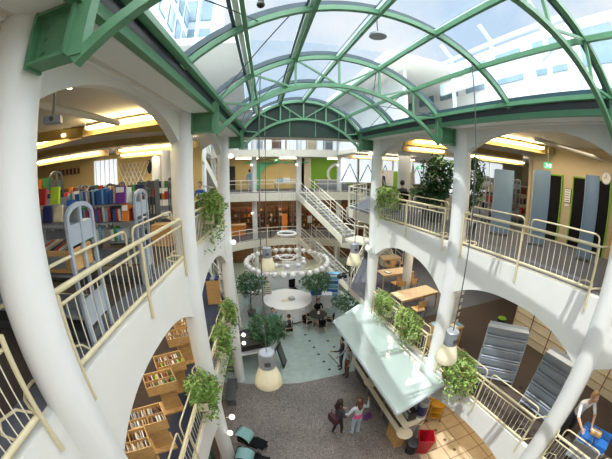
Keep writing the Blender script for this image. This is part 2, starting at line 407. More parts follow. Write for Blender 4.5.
for i, y in enumerate(YS[1:]):
    i += 1; w = hw(y)
    t = thing('roof_truss', 'green steel bow truss under the glass roof, '+where[i], 'roof truss', (0, y, 0), 0, 'bow trusses of the glass roof')
    def sh(p): return [(a[0], a[1]-y, a[2]) for a in p]
    rectsweep(MB(), sh(arcxz(y, TOPR, TOPZ)), .07, .085).build('top_chord', 'green', t)
    bot = sh(arcxz(y, BOTR, BOTZ)); rectsweep(MB(), bot, .075, .075).build('bottom_chord', 'green', t)
    topf = [sh(arcxz(y, TOPR, TOPZ, n=1, a0=k/6, a1=1))[0] for k in range(7)]
    botf = []
    for k, p in enumerate(topf):                                  # bottom chord point under each purlin
        q = min(bot, key=lambda b: abs(b[0]-p[0])); botf.append(q)
    for k in range(7):
        if 0 < k < 6: MB().tube([topf[k], botf[k]], .03, 4).build('strut', 'green', t)
    for k in range(6):
        a, b = (topf[k], botf[k+1]) if k < 3 else (botf[k], topf[k+1])
        MB().tube([a, b], .026, 4).build('diagonal', 'green', t)
    for s in (-1, 1):
        MB().box((s*w, 0, 9.50), (.13, .1, .60)).build('end_post', 'green', t)
        # I-beam bracket from the post back to the column
        xc = 3.215 if (s < 0 and i == 1) else half(y)-.215; x0, x1 = w+.05, xc; cx = (x0+x1)/2; L = x1-x0
        m = MB().box((s*cx, 0, 9.4), (L, .016, .36)).box((s*cx, 0, 9.58), (L, .17, .02)).box((s*cx, 0, 9.22), (L, .17, .02)).box((s*x1, 0, 9.4), (.025, .18, .42)).box((s*x0, 0, 9.4), (.02, .17, .38))
        for dz in (-.1, 0, .1):
            m.tube([(s*(x1-.08), -.03, 9.4+dz), (s*(x1-.08), .03, 9.4+dz)], .014, 6)
        m.build('bracket', 'green', t)
for y in (ST[1], ST[3], ST[5], ST[0]):
    m = rectsweep(MB(), arcxz(y, TOPR, TOPZ), .07, .08)
    tag(m.build('roof_rib', 'green'), {0: 'green curved steel rib behind the viewer end of the roof', 1: 'green curved roof rib at the top edge of the picture', 3: 'green curved roof rib between first and middle truss', 5: 'green curved roof rib between middle truss and gable'}[ST.index(y)], 'roof rib')
# purlins
nm = ['outer left', 'second from the left', 'ridge', 'fourth from the left', 'outer right']
for k in range(1, 6):
    a, b = arcxz(YS[0], TOPR, TOPZ, n=1, a0=k/6)[0], arcxz(YS[3], TOPR, TOPZ, n=1, a0=k/6)[0]
    tag(MB().tube([a, b], .058, 4, flat=.7).build('roof_purlin', 'green'), 'long green steel purlin of the glass roof, '+nm[k-1]+' one', 'roof purlin')
# dark glazing frames and panes, one window per half bay
for j in range(len(ST)-1):
    y0, y1 = ST[j], ST[j+1]
    m = MB().use('frame')
    for y in ((y0, y1) if j == len(ST)-2 else (y0,)): rectsweep(m, [(p[0], p[1]+.12, p[2]) for p in arcxz(y, TOPR, TOPZ, .24)], .075, .09)
    for k in range(7):
        a = Vector(arcxz(y0, TOPR, TOPZ, .23, n=1, a0=min(k/6, .9999))[0]); b = Vector(arcxz(y1, TOPR, TOPZ, .23, n=1, a0=min(k/6, .9999))[0])
        m.tube([a, b], .036, 4)
    m.use('flangelit')  # pale strips added beside the purlins, painted as their sunlit flanges
    for k in range(1, 6):
        a = Vector(arcxz(y0, TOPR, TOPZ, .12, n=1, a0=k/6)[0]); b = Vector(arcxz(y1, TOPR, TOPZ, .12, n=1, a0=k/6)[0])
        m.tube([a, b], .05, 4)
    f = struct(m.build('window_%d' % (j+1)))
    A, B = arcxz(y0, TOPR, TOPZ, .25), arcxz(y1, TOPR, TOPZ, .25)
    g = MB()
    for i in range(len(A)-1): g.add([A[i], A[i+1], B[i+1], B[i]], [(0, 1, 2, 3)])
    g.build('pane', 'roofglass', f, smooth=True)
# gutters, eaves fascia and upstand glazing on both sides
for s in (-1, 1):
    y0, y1 = -3.2, 10.0
    def E(a, z): return lambda p, t: (s*(hw(t)+p[0]), t, p[1])
    fn = lambda p, t: (s*(hw(t)+p[0]), t, p[1])
    struct(MB().prism([(.0, 9.58), (.09, 9.58), (.09, 9.68), (.0, 9.68)], y0, y1, fn).build('trim', 'green'))
    struct(MB().prism([(.06, 9.68), (.20, 9.68), (.20, 9.90), (.06, 9.90)], y0, y1, fn).build('trim', 'gasket'))
    struct(MB().prism([(-.12, 9.80), (-.03, 9.80), (-.03, 9.875), (-.12, 9.875)], y0, y1, fn).build('trim', 'green'))
    struct(MB().prism([(.02, 9.88), (.24, 9.88), (.24, 9.99), (.02, 9.99)], y0, y1, fn).build('trim', 'frame'))
    struct(MB().prism([(.12, 9.6), (.5, 9.6), (.5, 9.95), (.12, 9.95)], y0, y1, fn).build('trim', 'facadewh'))
# dark green gable end wall
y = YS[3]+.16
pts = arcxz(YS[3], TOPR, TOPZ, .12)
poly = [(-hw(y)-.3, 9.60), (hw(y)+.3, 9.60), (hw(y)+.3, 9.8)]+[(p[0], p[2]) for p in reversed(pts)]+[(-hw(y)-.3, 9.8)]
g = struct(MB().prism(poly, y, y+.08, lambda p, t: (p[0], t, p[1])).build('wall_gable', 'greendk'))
m = MB()
for x in (-1.3, -.45, .45, 1.3): m.box((x, y-.01, 10.1), (.03, .02, .95))
struct(m.build('trim', 'green'))
# thin dark bracing cables
cab = [((-2.4, YS[2], 9.85), (-1.2, ST[3], 10.72)), ((-1.57, YS[2], 10.45), (-2.2, YS[3], 9.75)), ((-.8, YS[2], 10.75), (-1.6, ST[5], 10.3)), ((.85, YS[2], 10.75), (1.6, ST[5], 10.3)),
       ((2.4, YS[2], 9.85), (1.45, ST[5], 10.4)), ((-2.8, YS[1], 9.85), (-1.7, ST[3], 10.45)), ((1.62, YS[2], 10.4), (2.1, YS[3], 9.75))]
nmc = ['from the left eaves up to the near rib', 'from the middle truss down to the far left corner', 'left of the ridge beyond the middle truss', 'right of the ridge beyond the middle truss', 'rising from the right eaves', 'at the near left eaves', 'from the middle truss to the far right corner']
for (a, b), d in zip(cab, nmc):
    tag(MB().tube([a, b], .009, 6).build('brace_cable', 'steeldk'), 'thin dark steel brace cable '+d, 'cable')
t = thing('disc_spotlight', 'small round grey disc lamp hung under the ridge of the glass roof', 'lamp', (-.02, 3.62, 10.46))
MB().lathe([(.0, 0), (.13, .0), (.13, .03), (.05, .05)], n=20).build('disc', 'steel', t, True); MB().tube([(0, 0, .04), (0, 0, .36)], .01, 6).build('stem', 'steeldk', t)
t = thing('roof_camera', 'small black dome camera on the outer left roof purlin', 'camera', (-1.70, 3.05, 10.42))
MB().ball((0, 0, 0), .05, 8).build('dome', 'black', t, True); MB().box((0, 0, .06), (.07, .07, .04)).build('mount', 'steeldk', t)

# neighbouring buildings outside the glass
def block(name, label, c, d, mat, wins, side):
    t = thing(name, label, 'building', c)
    MB().box((0, 0, d[2]/2), d).build('body', mat, t)
    nx, nz = wins
    for i in range(nx):
        L = d[1]/nx
        for k in range(nz):
            H = d[2]/nz
            MB().box((side*(d[0]/2+.03), -d[1]/2+L*(i+.5), H*(k+.5)), (.08, L*.68, H*.62)).build('window', 'facadegl', t)
    return t
block('office_building', 'pale blue office block rising left of the glass roof', (-7.6, 6.5, 9.95), (3.0, 22, 9.5), 'facade', (14, 5), 1)
block('office_building', 'white building wing rising right of the glass roof', (10.0, 8, 9.95), (3.2, 20, 4.6), 'facadewh', (9, 2), -1)
t = thing('office_tower', 'tall pale blue office tower with glass bands behind the left of the roof', 'building', (-8.2, 21.0, 13.5))
MB().box((0, 0, 9), (7.4, 6, 18)).build('body', 'facade', t)
for i in range(7):
    for k in range(7):
        MB().box((-3.15+i*1.05, -3.04, 1.4+k*2.4), (.72, .1, 1.7)).build('window', 'facadegl', t)
    MB().box((-3.7+i*1.05, -3.15, 9), (.14, .2, 18)).build('mullion', 'facadewh', t)
t = thing('sunshade_frame', 'pale blue steel frame standing on the roof right of the glazing', 'frame', (6.2, 7.0, 9.95))
for y_ in (-2.4, 0, 2.4):
    MB().tube([(0, y_, 0), (0, y_, 3.6), (-.5, y_, 4.1)], .09, 6).build('post', 'facade', t)
MB().box((0, 0, 2.3), (.12, 6.6, .5)).build('rail', 'facade', t); MB().box((0, 0, 3.5), (.12, 6.6, .14)).build('rail', 'facade', t)
t = thing('roof_duct', 'pale grey ventilation duct on the roof right of the glazing', 'duct', (5.2, 4.2, 9.95))
MB().box((0, 0, .35), (.7, 4.6, .7)).build('casing', 'facadewh', t); MB().tube([(-.8, -1.5, 0), (-.8, -1.5, 1.5), (-.5, -1.1, 2.0), (.4, .2, 2.0)], .07, 8).build('pipe', 'chalk', t)
MB().tube([(-.7, 1.7, 0), (-.7, 1.7, 1.3), (-.3, 2.2, 1.6)], .05, 8).build('pipe', 'chalk', t)

# ------------------------------------------------------------------ railings
def railing(s, ya, yb, zf, label, group, balusters=True):
    t = thing('railing', label, 'railing', S(s, ya, 0, zf), 0, group)
    o = Vector(t.location)
    def P(y, off, z): return tuple(Vector(S(s, y, off, z))-o)
    ym = (ya+yb)/2; zt = zf+.80; zm = zf+.675; zb = zf+.075; of = .03
    MB().tube([P(ya, of, zt), P(yb, of, zt)], .031, 10).build('handrail', 'cream', t, True)
    MB().tube([P(ya, of, zm), P(yb, of, zm)], .016, 8).build('mid_rail', 'cream', t, True)
    MB().tube([P(ya, of, zb), P(yb, of, zb)], .029, 10).build('bottom_rail', 'cream', t, True)
    for y in (ya, ym, yb): MB().tube([P(y, of+.035, zf-.31), P(y, of+.035, zt-.02)], .025, 10).build('post', 'cream', t, True)
    for (a, b) in ((ya+.08, ym-.09), (ym+.09, yb-.08)):
        h = .17; pts = [P(a, -.10, zt-.3), P(a, -.10, zt+h-.07), P(a+.03, -.10, zt+h-.02), P(a+.08, -.10, zt+h), P(b-.08, -.10, zt+h), P(b-.03, -.10, zt+h-.02), P(b, -.10, zt+h-.07), P(b, -.10, zt-.3)]
        MB().tube(pts, .017, 8).build('upper_loop', 'cream', t, True)
    for y, e in ((ya, -1), (yb, 1)):
        for z in (zt, zb):
            MB().tube([P(y, of, z), P(y+e*.05, -.10, z), P(y+e*.12, -.22, z), P(y+e*.22, -.30, z), P(y+e*.335, -.32, z)], .018, 8).build('column_tie', 'cream', t, True)
        # ring that loops outward round the foot of the post
        MB().tube([P(y, -.02, zb+.02), P(y-e*.05, -.16, zb+.05), P(y-e*.22, -.22, zb+.05), P(y-e*.32, -.12, zb+.03), P(y-e*.3, 0, zb)], .014, 8).build('foot_loop', 'cream', t, True)
    if balusters:
        n = 12
        for (a, b) in ((ya, ym), (ym, yb)):
            for i in range(1, n+1):
                y = a+(b-a)*i/(n+1)
                MB().tube([P(y, of, zb), P(y, of, zm)], .0065, 5).build('baluster', 'creamlight', t)
    return t
RN = {(-1, 0): 'at the lower left corner beside the nearest white column', (-1, 1): 'in the left bay before the grey book racks', (-1, 2): 'beyond the second left column, overhung by ivy',
      (1, 0): 'in the lower right corner beside the trolley', (1, 1): 'in the wide right bay', (1, 2): 'in the far right bay'}
for s in (-1, 1):
    for i in range(3):
        for zf, fn_ in ((F2, 'second-floor'), (F3, 'third-floor')):
            ya, yb = YS[i]+.34, YS[i+1]-.34
            if i == 0: ya = -1.2
            railing(s, ya, yb, zf, 'cream tubular %s railing %s' % (fn_, RN[(s, i)]), 'cream tubular railings along the galleries', True)
# simpler railings of the far galleries
def farrail(pts, zf, label, n=5, h=.95):
    t = thing('railing', label, 'railing', (pts[0][0], pts[0][1], zf), 0, 'cream railings round the far galleries'); o = Vector(t.location)
    P = [Vector((p[0], p[1], zf if len(p) < 3 else p[2]))-o for p in pts]
    up = lambda h_: [tuple(p+Vector((0, 0, h_))) for p in P]
    MB().tube(up(h), .03, 6).build('handrail', 'creamlight', t)
    for hh in (h*.72, h*.12): MB().tube(up(hh), .018, 6).build('mid_rail', 'creamlight', t)
    # posts evenly along the path
    L = [0]
    for a, b in zip(P, P[1:]): L.append(L[-1]+(b-a).length)
    for k in range(n+1):
        d = L[-1]*k/n; i = max(j for j in range(len(P)-1) if L[j] <= d+1e-6)
        q = P[i].lerp(P[i+1], (d-L[i])/max(1e-6, L[i+1]-L[i]))
        MB().tube([tuple(q+Vector((0, 0, -.3))), tuple(q+Vector((0, 0, h)))], .028, 6).build('post', 'creamlight', t)
    m = MB().use('clearglass')
    for a, b in zip(P, P[1:]):
        z1, z2 = Vector((0, 0, h*.14)), Vector((0, 0, h*.7)); m.add([a+z1, b+z1, b+z2, a+z2], [(0, 1, 2, 3)])
    m.build('glass_infill', 'clearglass', t)
    return t
farrail([(-3.9, 20.95), (1.6, 20.95)], F3, 'third-floor railing of the far gallery left of the stair head', 4)
farrail([(2.9, 20.95), (7, 20.95)], F3, 'third-floor railing of the far gallery before the lime green wall', 4)
farrail([(-7, 20.95), (9, 20.95)], F4, 'topmost railing of the far gallery under the green gable', 12)
ap = arcpts(6.38, 82, 134, 10)[::-1]; farrail(ap, F2, 'curved second-floor railing of the far gallery left of the stair', 5)
ap = arcpts(6.38, 40, 68, 6)[::-1]; farrail(ap, F2, 'curved second-floor railing of the far gallery right of the stair', 3)
farrail([(half(12.2)+.1, 12.35), (5.0, 16.0)], F3, 'cream railing of the right wing corner beyond the third right column', 5)
farrail([(half(12.2)+.1, 12.2), (half(10.1)-.02, 10.1)], F3, 'short cream railing just past the third right column', 2)
farrail([(2.62, 11.7), (5.0, 16.0)], F2, 'cream railing of the right wing corner on the second floor', 5)
farrail([(-half(10.4), 10.4), (-4.6, 16)], F3, 'cream railing of the left wing corner on the third floor', 5)
farrail([(-half(10.4), 10.4), (-4.6, 16)], F2, 'cream railing of the left wing corner on the second floor', 5)
struct(MB().prism([(0, F3-.55), (0, F3+.02), (.08, F3+.02), (.08, F3-.55)], 0, 1, lambda p, t: (half(12.2)+.02+(5.0-half(12.2))*t-p[0], 12.25+3.8*t-p[0], p[1])).build('trim', 'plaster'))

# ------------------------------------------------------------------ staircases at the back
def stairs(A, B, wv, label, n=15):
    """flight from A down to B; wv = half-width vector"""
    A, B, wv = Vector(A), Vector(B), Vector(wv)
    t = thing('staircase', label, 'staircase', tuple(B), 0, 'cream staircases at the back of the hall'); A = A-B; O = Vector((0, 0, 0))
    for s in (-1, 1):
        a, b = A+wv*s, O+wv*s; z = Vector((0, 0, .12)); y_ = Vector((0, 0, .34)); d = wv.normalized()*.03
        MB().add([a-y_-d, a+z-d, b+z-d, b-y_-d, a-y_+d, a+z+d, b+z+d, b-y_+d], [(0, 1, 2, 3), (7, 6, 5, 4), (1, 5, 6, 2), (0, 3, 7, 4), (0, 4, 5, 1), (3, 2, 6, 7)]).build('stringer', 'creamlight', t)
        for h, r in ((.95, .03), (.68, .018), (.42, .018)):
            u = Vector((0, 0, h+.1)); MB().tube([a+u, b+u], r, 6).build('handrail', 'creamlight', t)
        for k in range(5):
            q = a.lerp(b, k/4); MB().tube([q-Vector((0, 0, .1)), q+Vector((0, 0, 1.05))], .025, 6).build('post', 'creamlight', t)
    z1, z2 = Vector((0, 0, .30)), Vector((0, 0, .26))
    MB().add([A+wv-z1, A-wv-z1, O-wv-z1, O+wv-z1, A+wv-z2, A-wv-z2, O-wv-z2, O+wv-z2], [(0, 1, 2, 3), (7, 6, 5, 4), (0, 4, 5, 1), (2, 6, 7, 3), (1, 5, 6, 2), (3, 7, 4, 0)]).build('soffit', 'creamlight', t)
    run = (O-A); hx = Vector((run.x, run.y, 0)); ang = math.atan2(hx.y, hx.x)
    for k in range(n):
        q = A.lerp(O, (k+.5)/n); MB().box((q.x, q.y, q.z+.03), (hx.length/n*.98, wv.length*1.95, .05), ang).use('x') if False else MB().box((q.x, q.y, q.z+.03), (hx.length/n*.8, wv.length*1.95, .045), ang).build('tread', 'steel', t)
    return t
def landing(c, d, label, rz=0):
    t = thing('stair_landing', label, 'landing', c, rz)
    MB().box((0, 0, -.1), d).build('platform', 'creamlight', t)
    for y in (-1, 1):
        MB().tube([(-d[0]/2, y*d[1]/2, .95), (d[0]/2, y*d[1]/2, .95)], .028, 6).build('handrail', 'creamlight', t)
        for x in (-1, 1): MB().tube([(x*d[0]/2, y*d[1]/2, -.1), (x*d[0]/2, y*d[1]/2, .95)], .026, 6).build('post', 'creamlight', t)
    return t
def perp(a, b, w):
    d = Vector((b[0]-a[0], b[1]-a[1], 0)).normalized(); return (-d.y*w, d.x*w, 0)
a, b = (2.0, 20.9, F3), (4.3, 17.0, 4.25); stairs(a, b, perp(a, b, .62), 'cream staircase descending right from the third-floor far gallery')
a, b = (2.4, 21.8, F2), (5.0, 17.4, .75); stairs(a, b, perp(a, b, .62), 'cream staircase descending right from the second-floor far gallery')
landing((4.9, 16.4, 4.25), (1.6, 1.3, .16), 'cream mid-height stair landing behind the third right column', R(-60))
landing((5.4, 16.7, .75), (1.6, 1.3, .16), 'low cream stair landing behind the third right column', R(-60))
a, b = (5.3, 15.9, 4.25), (6.3, 14.0, F2); stairs(a, b, perp(a, b, .6), 'short cream stair flight from the landing to the right wing', 6)
a, b = (-4.9, 14.2, 9.9), (-3.9, 17.6, F3); stairs(a, b, perp(a, b, .5), 'cream staircase seen between the second and third left columns', 14)
a, b = (-3.4, 15.6, 2.9), (-2.95, 12.2, .1); stairs(a, b, perp(a, b, .4), 'cream staircase to the ground floor beside the third left column', 11)

# ------------------------------------------------------------------ back gallery fittings
def panel(name, label, cat, c, d, mat, rz=0): return tag(MB().box((0, 0, 0), d).build(name, mat, loc=c), label, cat)
# third floor back wall
struct(MB().box((-1.5, 25.9, 8.3), (9, .1, 3)).build('wall_back', 'yellow'))
struct(MB().box((3.2, 25.9, 8.3), (1.0, .1, 3)).build('wall_back', 'ivory'))
struct(MB().box((5.8, 25.85, 8.3), (4.3, .1, 3)).build('wall_back', 'lime'))
t = thing('wall_ring', 'large white ring mounted on the lime green wall', 'wall decoration', (6.1, 25.7, 8.15))
MB().tube([(.9*math.cos(2*PI*i/32), 0, .9*math.sin(2*PI*i/32)) for i in range(32)], .13, 8, closed=True).build('ring', 'white', t, True)
t = thing('arch_portal', 'mint green curved portal in the yellow wall of the third floor', 'portal', (-.9, 25.7, F3))
m = MB(); n = 10; pts = [(-.55, 0)] + [(-.55, 2.3)] + [(1.5-1.55*math.cos(i/n*PI/2)-.0, 1.0+1.3*math.sin(i/n*PI/2)) for i in range(n+1)][::-1] + [(-.05, 0)]
m.prism(pts, 0, .12, lambda p, q: (p[0], q, p[1])); m.build('arch', 'mint', t)
m = MB().box((1.4, -.1, 2.38), (5.6, .2, .1)); m.build('lintel_band', 'mint', t)
t = thing('doorway_leaf', 'dark door in the yellow wall at the far left of the third floor', 'door', (-3.6, 25.7, F3)); MB().box((0, 0, 1.05), (.8, .06, 2.1)).build('leaf', 'black', t); MB().box((.3, -.06, 1.0), (.04, .06, .14)).build('handle', 'steel', t)
t = thing('display_table', 'white display table with blue model on the third-floor gallery', 'table', (.9, 22.9, F3)); MB().box((0, 0, .72), (1.7, .7, .06)).build('tabletop', 'white', t)
for sx in (-1, 1):
    for sy in (-1, 1): MB().tube([(sx*.78, sy*.3, 0), (sx*.78, sy*.3, .7)], .025, 6).build('leg', 'steel', t)
t = thing('display_model', 'blue and white model on the white display table', 'model', (.75, 22.9, F3+.75)); MB().box((-.25, 0, .12), (.5, .4, .24)).build('base', 'bk_sky blue', t); MB().box((.3, 0, .16), (.5, .35, .32)).build('block', 'white', t)
t = thing('sofa', 'grey upholstered bench before the lime green wall', 'bench', (5.4, 24.6, F3)); MB().box((0, 0, .2), (2.6, .7, .4)).build('seat', 'steel', t); MB().box((0, .32, .62), (2.6, .14, .5)).build('backrest', 'steel', t)
# second floor shop-like shelves
shcol = ['orange', 'bk_cream', 'bk_brown', 'wood', 'wooddk', 'bk_red', 'bk_grey', 'bk_brown', 'bk_black']
struct(MB().box((1, 25.9, 4.6), (14, .1, 2.9)).build('wall_back', 'wooddk'))
for i in range(11):
    x = -4.3+i*1.05
    t = thing('display_cabinet', 'far second-floor wooden display cabinet, number %s from the left beneath the third-floor gallery' % ['one', 'two', 'three', 'four', 'five', 'six', 'seven', 'eight', 'nine', 'ten', 'eleven'][i], 'cabinet', (x, 25.3, F2))
    MB().box((0, .1, 1.1), (.95, .3, 2.2)).build('carcass', 'wooddk', t)
    for k in range(4):
        MB().box((0, -.12, .3+k*.5), (.9, .3, .03)).build('shelf', 'wooddk', t)
    for k in range(12):
        q = random.choice(shcol); MB().box((random.uniform(-.35, .35), -.16, .42+.5*random.randrange(4)), (random.uniform(.06, .2), .16, random.uniform(.1, .3))).build('goods', q, t)
t = thing('orange_counter', 'low orange counter at the far left of the second-floor gallery', 'counter', (-3.2, 23.6, F2)); MB().box((0, 0, .45), (1.7, .6, .9)).build('front', 'orange', t); MB().box((0, 0, .93), (1.8, .7, .05)).build('top', 'woodlt', t)
t = thing('orange_screen', 'tall orange screen panel on the second-floor gallery', 'screen', (1.05, 24.4, F2)); MB().box((0, 0, .85), (.45, .08, 1.5)).build('panel', 'orange', t); MB().box((0, 0, .05), (.8, .35, .06)).build('foot', 'steel', t)
t = thing('notice_board', 'white notice sheet on the far second-floor column', 'sign', (-1.55, 22.085, F2+1.3)); MB().box((0, 0, 0), (.3, .03, .5)).build('sheet', 'paper', t)
t = thing('notice_board', 'white poster in the second-floor gallery under the stair', 'sign', (3.1, 23.6, F2+1.2)); MB().box((0, 0, 0), (.4, .03, .6)).build('sheet', 'paper', t); MB().tube([(0, .04, -1.2), (0, .04, .3)], .02, 6).build('stand', 'steel', t)
# ground floor back
struct(MB().box((1, 25.9, 1.4), (16, .1, 2.8)).build('wall_back', 'wooddk'))
# fourth floor windows and fittings
for i in range(9):
    x = -7.2+i*1.9
    f = struct(MB().box((x, 25.95, 11.5), (1.7, .06, 2.4)).build('window_%d' % (20+i), 'dayglow'))
    mm = MB().box((x, 25.9, 11.5), (.06, .05, 2.4)).box((x, 25.9, 11.3), (1.7, .05, .05)); mm.build('frame', 'white', f)
for x, c, nme in [(-3.6, 'ivory', 'beige cupboard'), (-1.2, 'steel', 'grey cupboard'), (.3, 'bk_brown', 'brown cupboard'), (3.2, 'woodlt', 'pale wood cupboard'), (4.6, 'steel', 'blue-grey cupboard'), (-2.4, 'steeldk', 'dark cupboard')]:
    t = thing('cupboard', nme+' behind the topmost far railing', 'cupboard', (x, 23.6, F4)); MB().box((0, 0, .6), (.75, .4, 1.2)).build('body', c, t)
    for q in (-1, 1): MB().box((q*.18, -.21, .6), (.33, .02, 1.1)).build('door', c, t)

# ------------------------------------------------------------------ lamps
def pendant(x, y, z, top, label, sc=1.0):
    t = thing('pendant_lamp', label, 'pendant lamp', (x, y, z), 0, 'large cream bell pendant lamps')
    t.scale = (1, 1, 1)
    MB().lathe([(.285*sc, -.30*sc), (.30*sc, -.27*sc), (.27*sc, -.10*sc), (.20*sc, .10*sc), (.165*sc, .2*sc), (.16*sc, .2*sc), (.19*sc, .09*sc), (.26*sc, -.11*sc), (.27*sc, -.29*sc)], n=28).build('lamp_shade', 'shade', t, True)
    MB().lathe([(.17*sc, .16*sc), (.17*sc, .54*sc), (.15*sc, .56*sc)], n=28).build('housing', 'steel', t, True)
    MB().box((.0, -.172*sc, .34*sc), (.12*sc, .01, .1*sc)).build('vent_plate', 'steeldk', t)
    MB().ball((0, 0, -.08*sc), .09*sc, 8).build('bulb', 'globe', t, True)
    MB().tube([(0, 0, .56*sc), (0, 0, top-z)], .011, 6).build('cable', 'steeldk', t)
    return t
pendant(-1.60, 5.586, 3.74, 10.45, 'cream bell pendant lamp hanging lowest above the fig tree', 1.17)
pendant(-1.28, 9.675, 5.27, 10.3, 'cream bell pendant lamp hanging before the left side of the ring chandelier', .95)
pendant(1.95, 9.675, 5.28, 10.0, 'cream bell pendant lamp hanging before the foot of the stairs', .95)
pendant(1.70, 3.54, 5.26, 10.4, 'cream bell pendant lamp hanging on the right between canopy and railing', .78)
# ring chandelier
t = thing('ring_chandelier', 'huge white ring chandelier of opal globes above the reception desk', 'chandelier', (.12, 15.4, 3.5))
RR = 2.24
MB().tube([(RR*math.cos(2*PI*i/64), RR*math.sin(2*PI*i/64), 0) for i in range(64)], .028, 8, closed=True).build('ring', 'ivory', t, True)
MB().tube([((RR-.3)*math.cos(2*PI*i/64), (RR-.3)*math.sin(2*PI*i/64), 0) for i in range(64)], .018, 6, closed=True).build('inner_ring', 'ivory', t, True)
MB().tube([(.98*math.cos(2*PI*i/40), .98*math.sin(2*PI*i/40), 0) for i in range(40)], .02, 6, closed=True).build('small_ring', 'white', t, True)
MB().tube([(.42*math.cos(2*PI*i/32), .42*math.sin(2*PI*i/32), .1) for i in range(32)], .05, 6, closed=True).build('hub_ring', 'white', t, True)
MB().tube([(.5*math.cos(2*PI*i/32), .5*math.sin(2*PI*i/32), 1.5) for i in range(32)], .06, 6, closed=True).build('top_ring', 'white', t, True)
for i in range(32):
    a = 2*PI*i/32; MB().ball(((RR+.06)*math.cos(a), (RR+.06)*math.sin(a), -.10), .165, 8, .95).build('globe', 'opal', t, True)
for i in range(10):
    a = 2*PI*i/10+.2; MB().ball((.98*math.cos(a), .98*math.sin(a), -.10), .15, 8, .9).build('globe', 'opal', t, True)
for i in range(24):
    a = 2*PI*i/24; MB().tube([(RR*math.cos(a), RR*math.sin(a), .02), (.5*math.cos(a), .5*math.sin(a), 1.48)], .008, 4).build('wire', 'woodlt', t)
for i in range(4):
    a = 2*PI*i/4+.5; MB().tube([(.48*math.cos(a), .48*math.sin(a), 1.5), (.48*math.cos(a), .48*math.sin(a), 9.7)], .007, 4).build('hanger', 'steel', t)
# globe wall lamps on the columns
def globe(x, y, z, dx, label, r=.085):
    t = thing('globe_lamp', label, 'wall lamp', (x, y, z), 0, 'opal globe lamps on the columns')
    MB().ball((0, 0, 0), r, 10).build('globe', 'globe', t, True); MB().tube([(0, 0, 0), (dx, 0, -.02)], .015, 6).build('arm', 'cream', t)
for (x, y, z, d) in [(-2.68, 5.50, 2.23, 'upper of two beside the ivy at the second left column'), (-2.82, 5.40, 1.62, 'lower of two beside the ivy at the second left column'),
                     (-2.32, 9.55, 2.39, 'upper of two low on the third left column'), (-2.34, 9.50, 2.04, 'lower of two low on the third left column'),
                     (-2.42, 9.6, 6.05, 'on the third left column at mid height'), (-2.42, 9.6, 8.95, 'high on the third left column')]:
    globe(x, y, z, -.16, 'opal globe lamp '+d)
for (x, y, z, d) in [(2.4, 9.55, 9.1, 'high on the third right column under the truss foot'), (2.42, 9.55, 5.65, 'on the third right column at mid height')]: globe(x, y, z, .16, 'opal globe lamp '+d)
for x, z, d in [(-1.75, 8.9, 'on the far left gallery column, third floor'), (1.7, 8.9, 'on the far middle gallery column, third floor'), (5.0, 8.9, 'on the far right gallery column, third floor'), (-1.75, 5.2, 'on the far left gallery column, second floor')]:
    globe(x, 22.0, z, .2, 'opal globe lamp '+d, .1)

# ceiling coves, pipes and strip lamps in the wings
def cove(x0, y0, x1, y1, z, label, w=.22, lw=.16, mat='lampwarm', beam=True):
    a = Vector((x0, y0, 0)); b = Vector((x1, y1, 0)); L = (b-a).length; rz = math.atan2(b.y-a.y, b.x-a.x)
    t = thing('cove_lamp', label, 'ceiling lamp', ((x0+x1)/2, (y0+y1)/2, z), rz, 'warm strip lamps under the ceilings')
    MB().box((0, .0, -.03), (L, lw, .05)).build('tube_lamp', mat, t)
    if beam: MB().box((0, w*.9, -.04), (L+.6, .07, .22)).build('reflector', 'ochre', t)
    MB().tube([(-L/2, -.1, -.02), (-L/2, -.1, .12)], .012, 6).build('bracket', 'steel', t); MB().tube([(L/2, -.1, -.02), (L/2, -.1, .12)], .012, 6).build('bracket', 'steel', t)
    return t
CZ = EAVE-.1
cove(-5.1, 5.3, -3.55, 5.05, CZ, 'warm strip lamp under the left ceiling, nearest to the second column')
cove(-7.4, 5.9, -5.9, 5.6, CZ, 'warm strip lamp under the left ceiling behind the projector')
cove(-6.4, 9.6, -3.8, 9.4, CZ-.1, 'long strip lamp deep in the left wing', mat='lampwhite')
cove(-10.6, 9.6, -7.2, 9.4, CZ-.1, 'strip lamp deep in the left wing behind the nearest column', mat='lampwhite')
cove(-7.4, 11.8, -4.6, 11.8, CZ-.1, 'strip lamp before the left wing back wall', mat='lampwhite')
cove(3.9, 5.4, 5.9, 4.9, CZ, 'warm strip lamp under the right ceiling beside the exit sign')
cove(3.3, 8.0, 4.9, 7.7, CZ, 'warm strip lamp under the right ceiling over the climbing plant')
cove(4.6, 10.4, 6.2, 10.2, CZ, 'warm strip lamp under the right ceiling far back', mat='lampwhite')
cove(7.2, 9.6, 10.2, 8.8, CZ-.1, 'strip lamp under the right ceiling above the book shelves', mat='lampwhite')
cove(4.6, 17.2, 9.0, 17.2, CZ-.1, 'strip lamp in the far right reading area', mat='lampwhite')
for i, x in enumerate((-3, .5, 4.6)): cove(x, 23.6, x+1.8, 23.6, F4-.45, 'strip lamp over the far third-floor gallery, %s' % ('left', 'middle', 'right')[i], mat='lampwhite', beam=False)
for i, x in enumerate((-3, .5, 4.6)): cove(x, 23.6, x+1.8, 23.6, F3-.4, 'strip lamp over the far second-floor gallery, %s' % ('left', 'middle', 'right')[i], mat='lampwarm', beam=False)
for i, (x, y) in enumerate([(-6, 3), (-6, 7), (-9, 11)]): cove(x, y, x+1.6, y, F3-.55, 'strip lamp above the second-floor book bins, %s' % ('nearest', 'middle', 'far')[i], mat='lampwhite', beam=False)
for i, (x, y) in enumerate([(5, 3), (5.3, 6.6), (6, 12)]): cove(x, y, x+1.6, y, F3-.55, 'strip lamp above the right second floor, %s' % ('nearest', 'middle', 'far')[i], mat='lampwhite', beam=False)
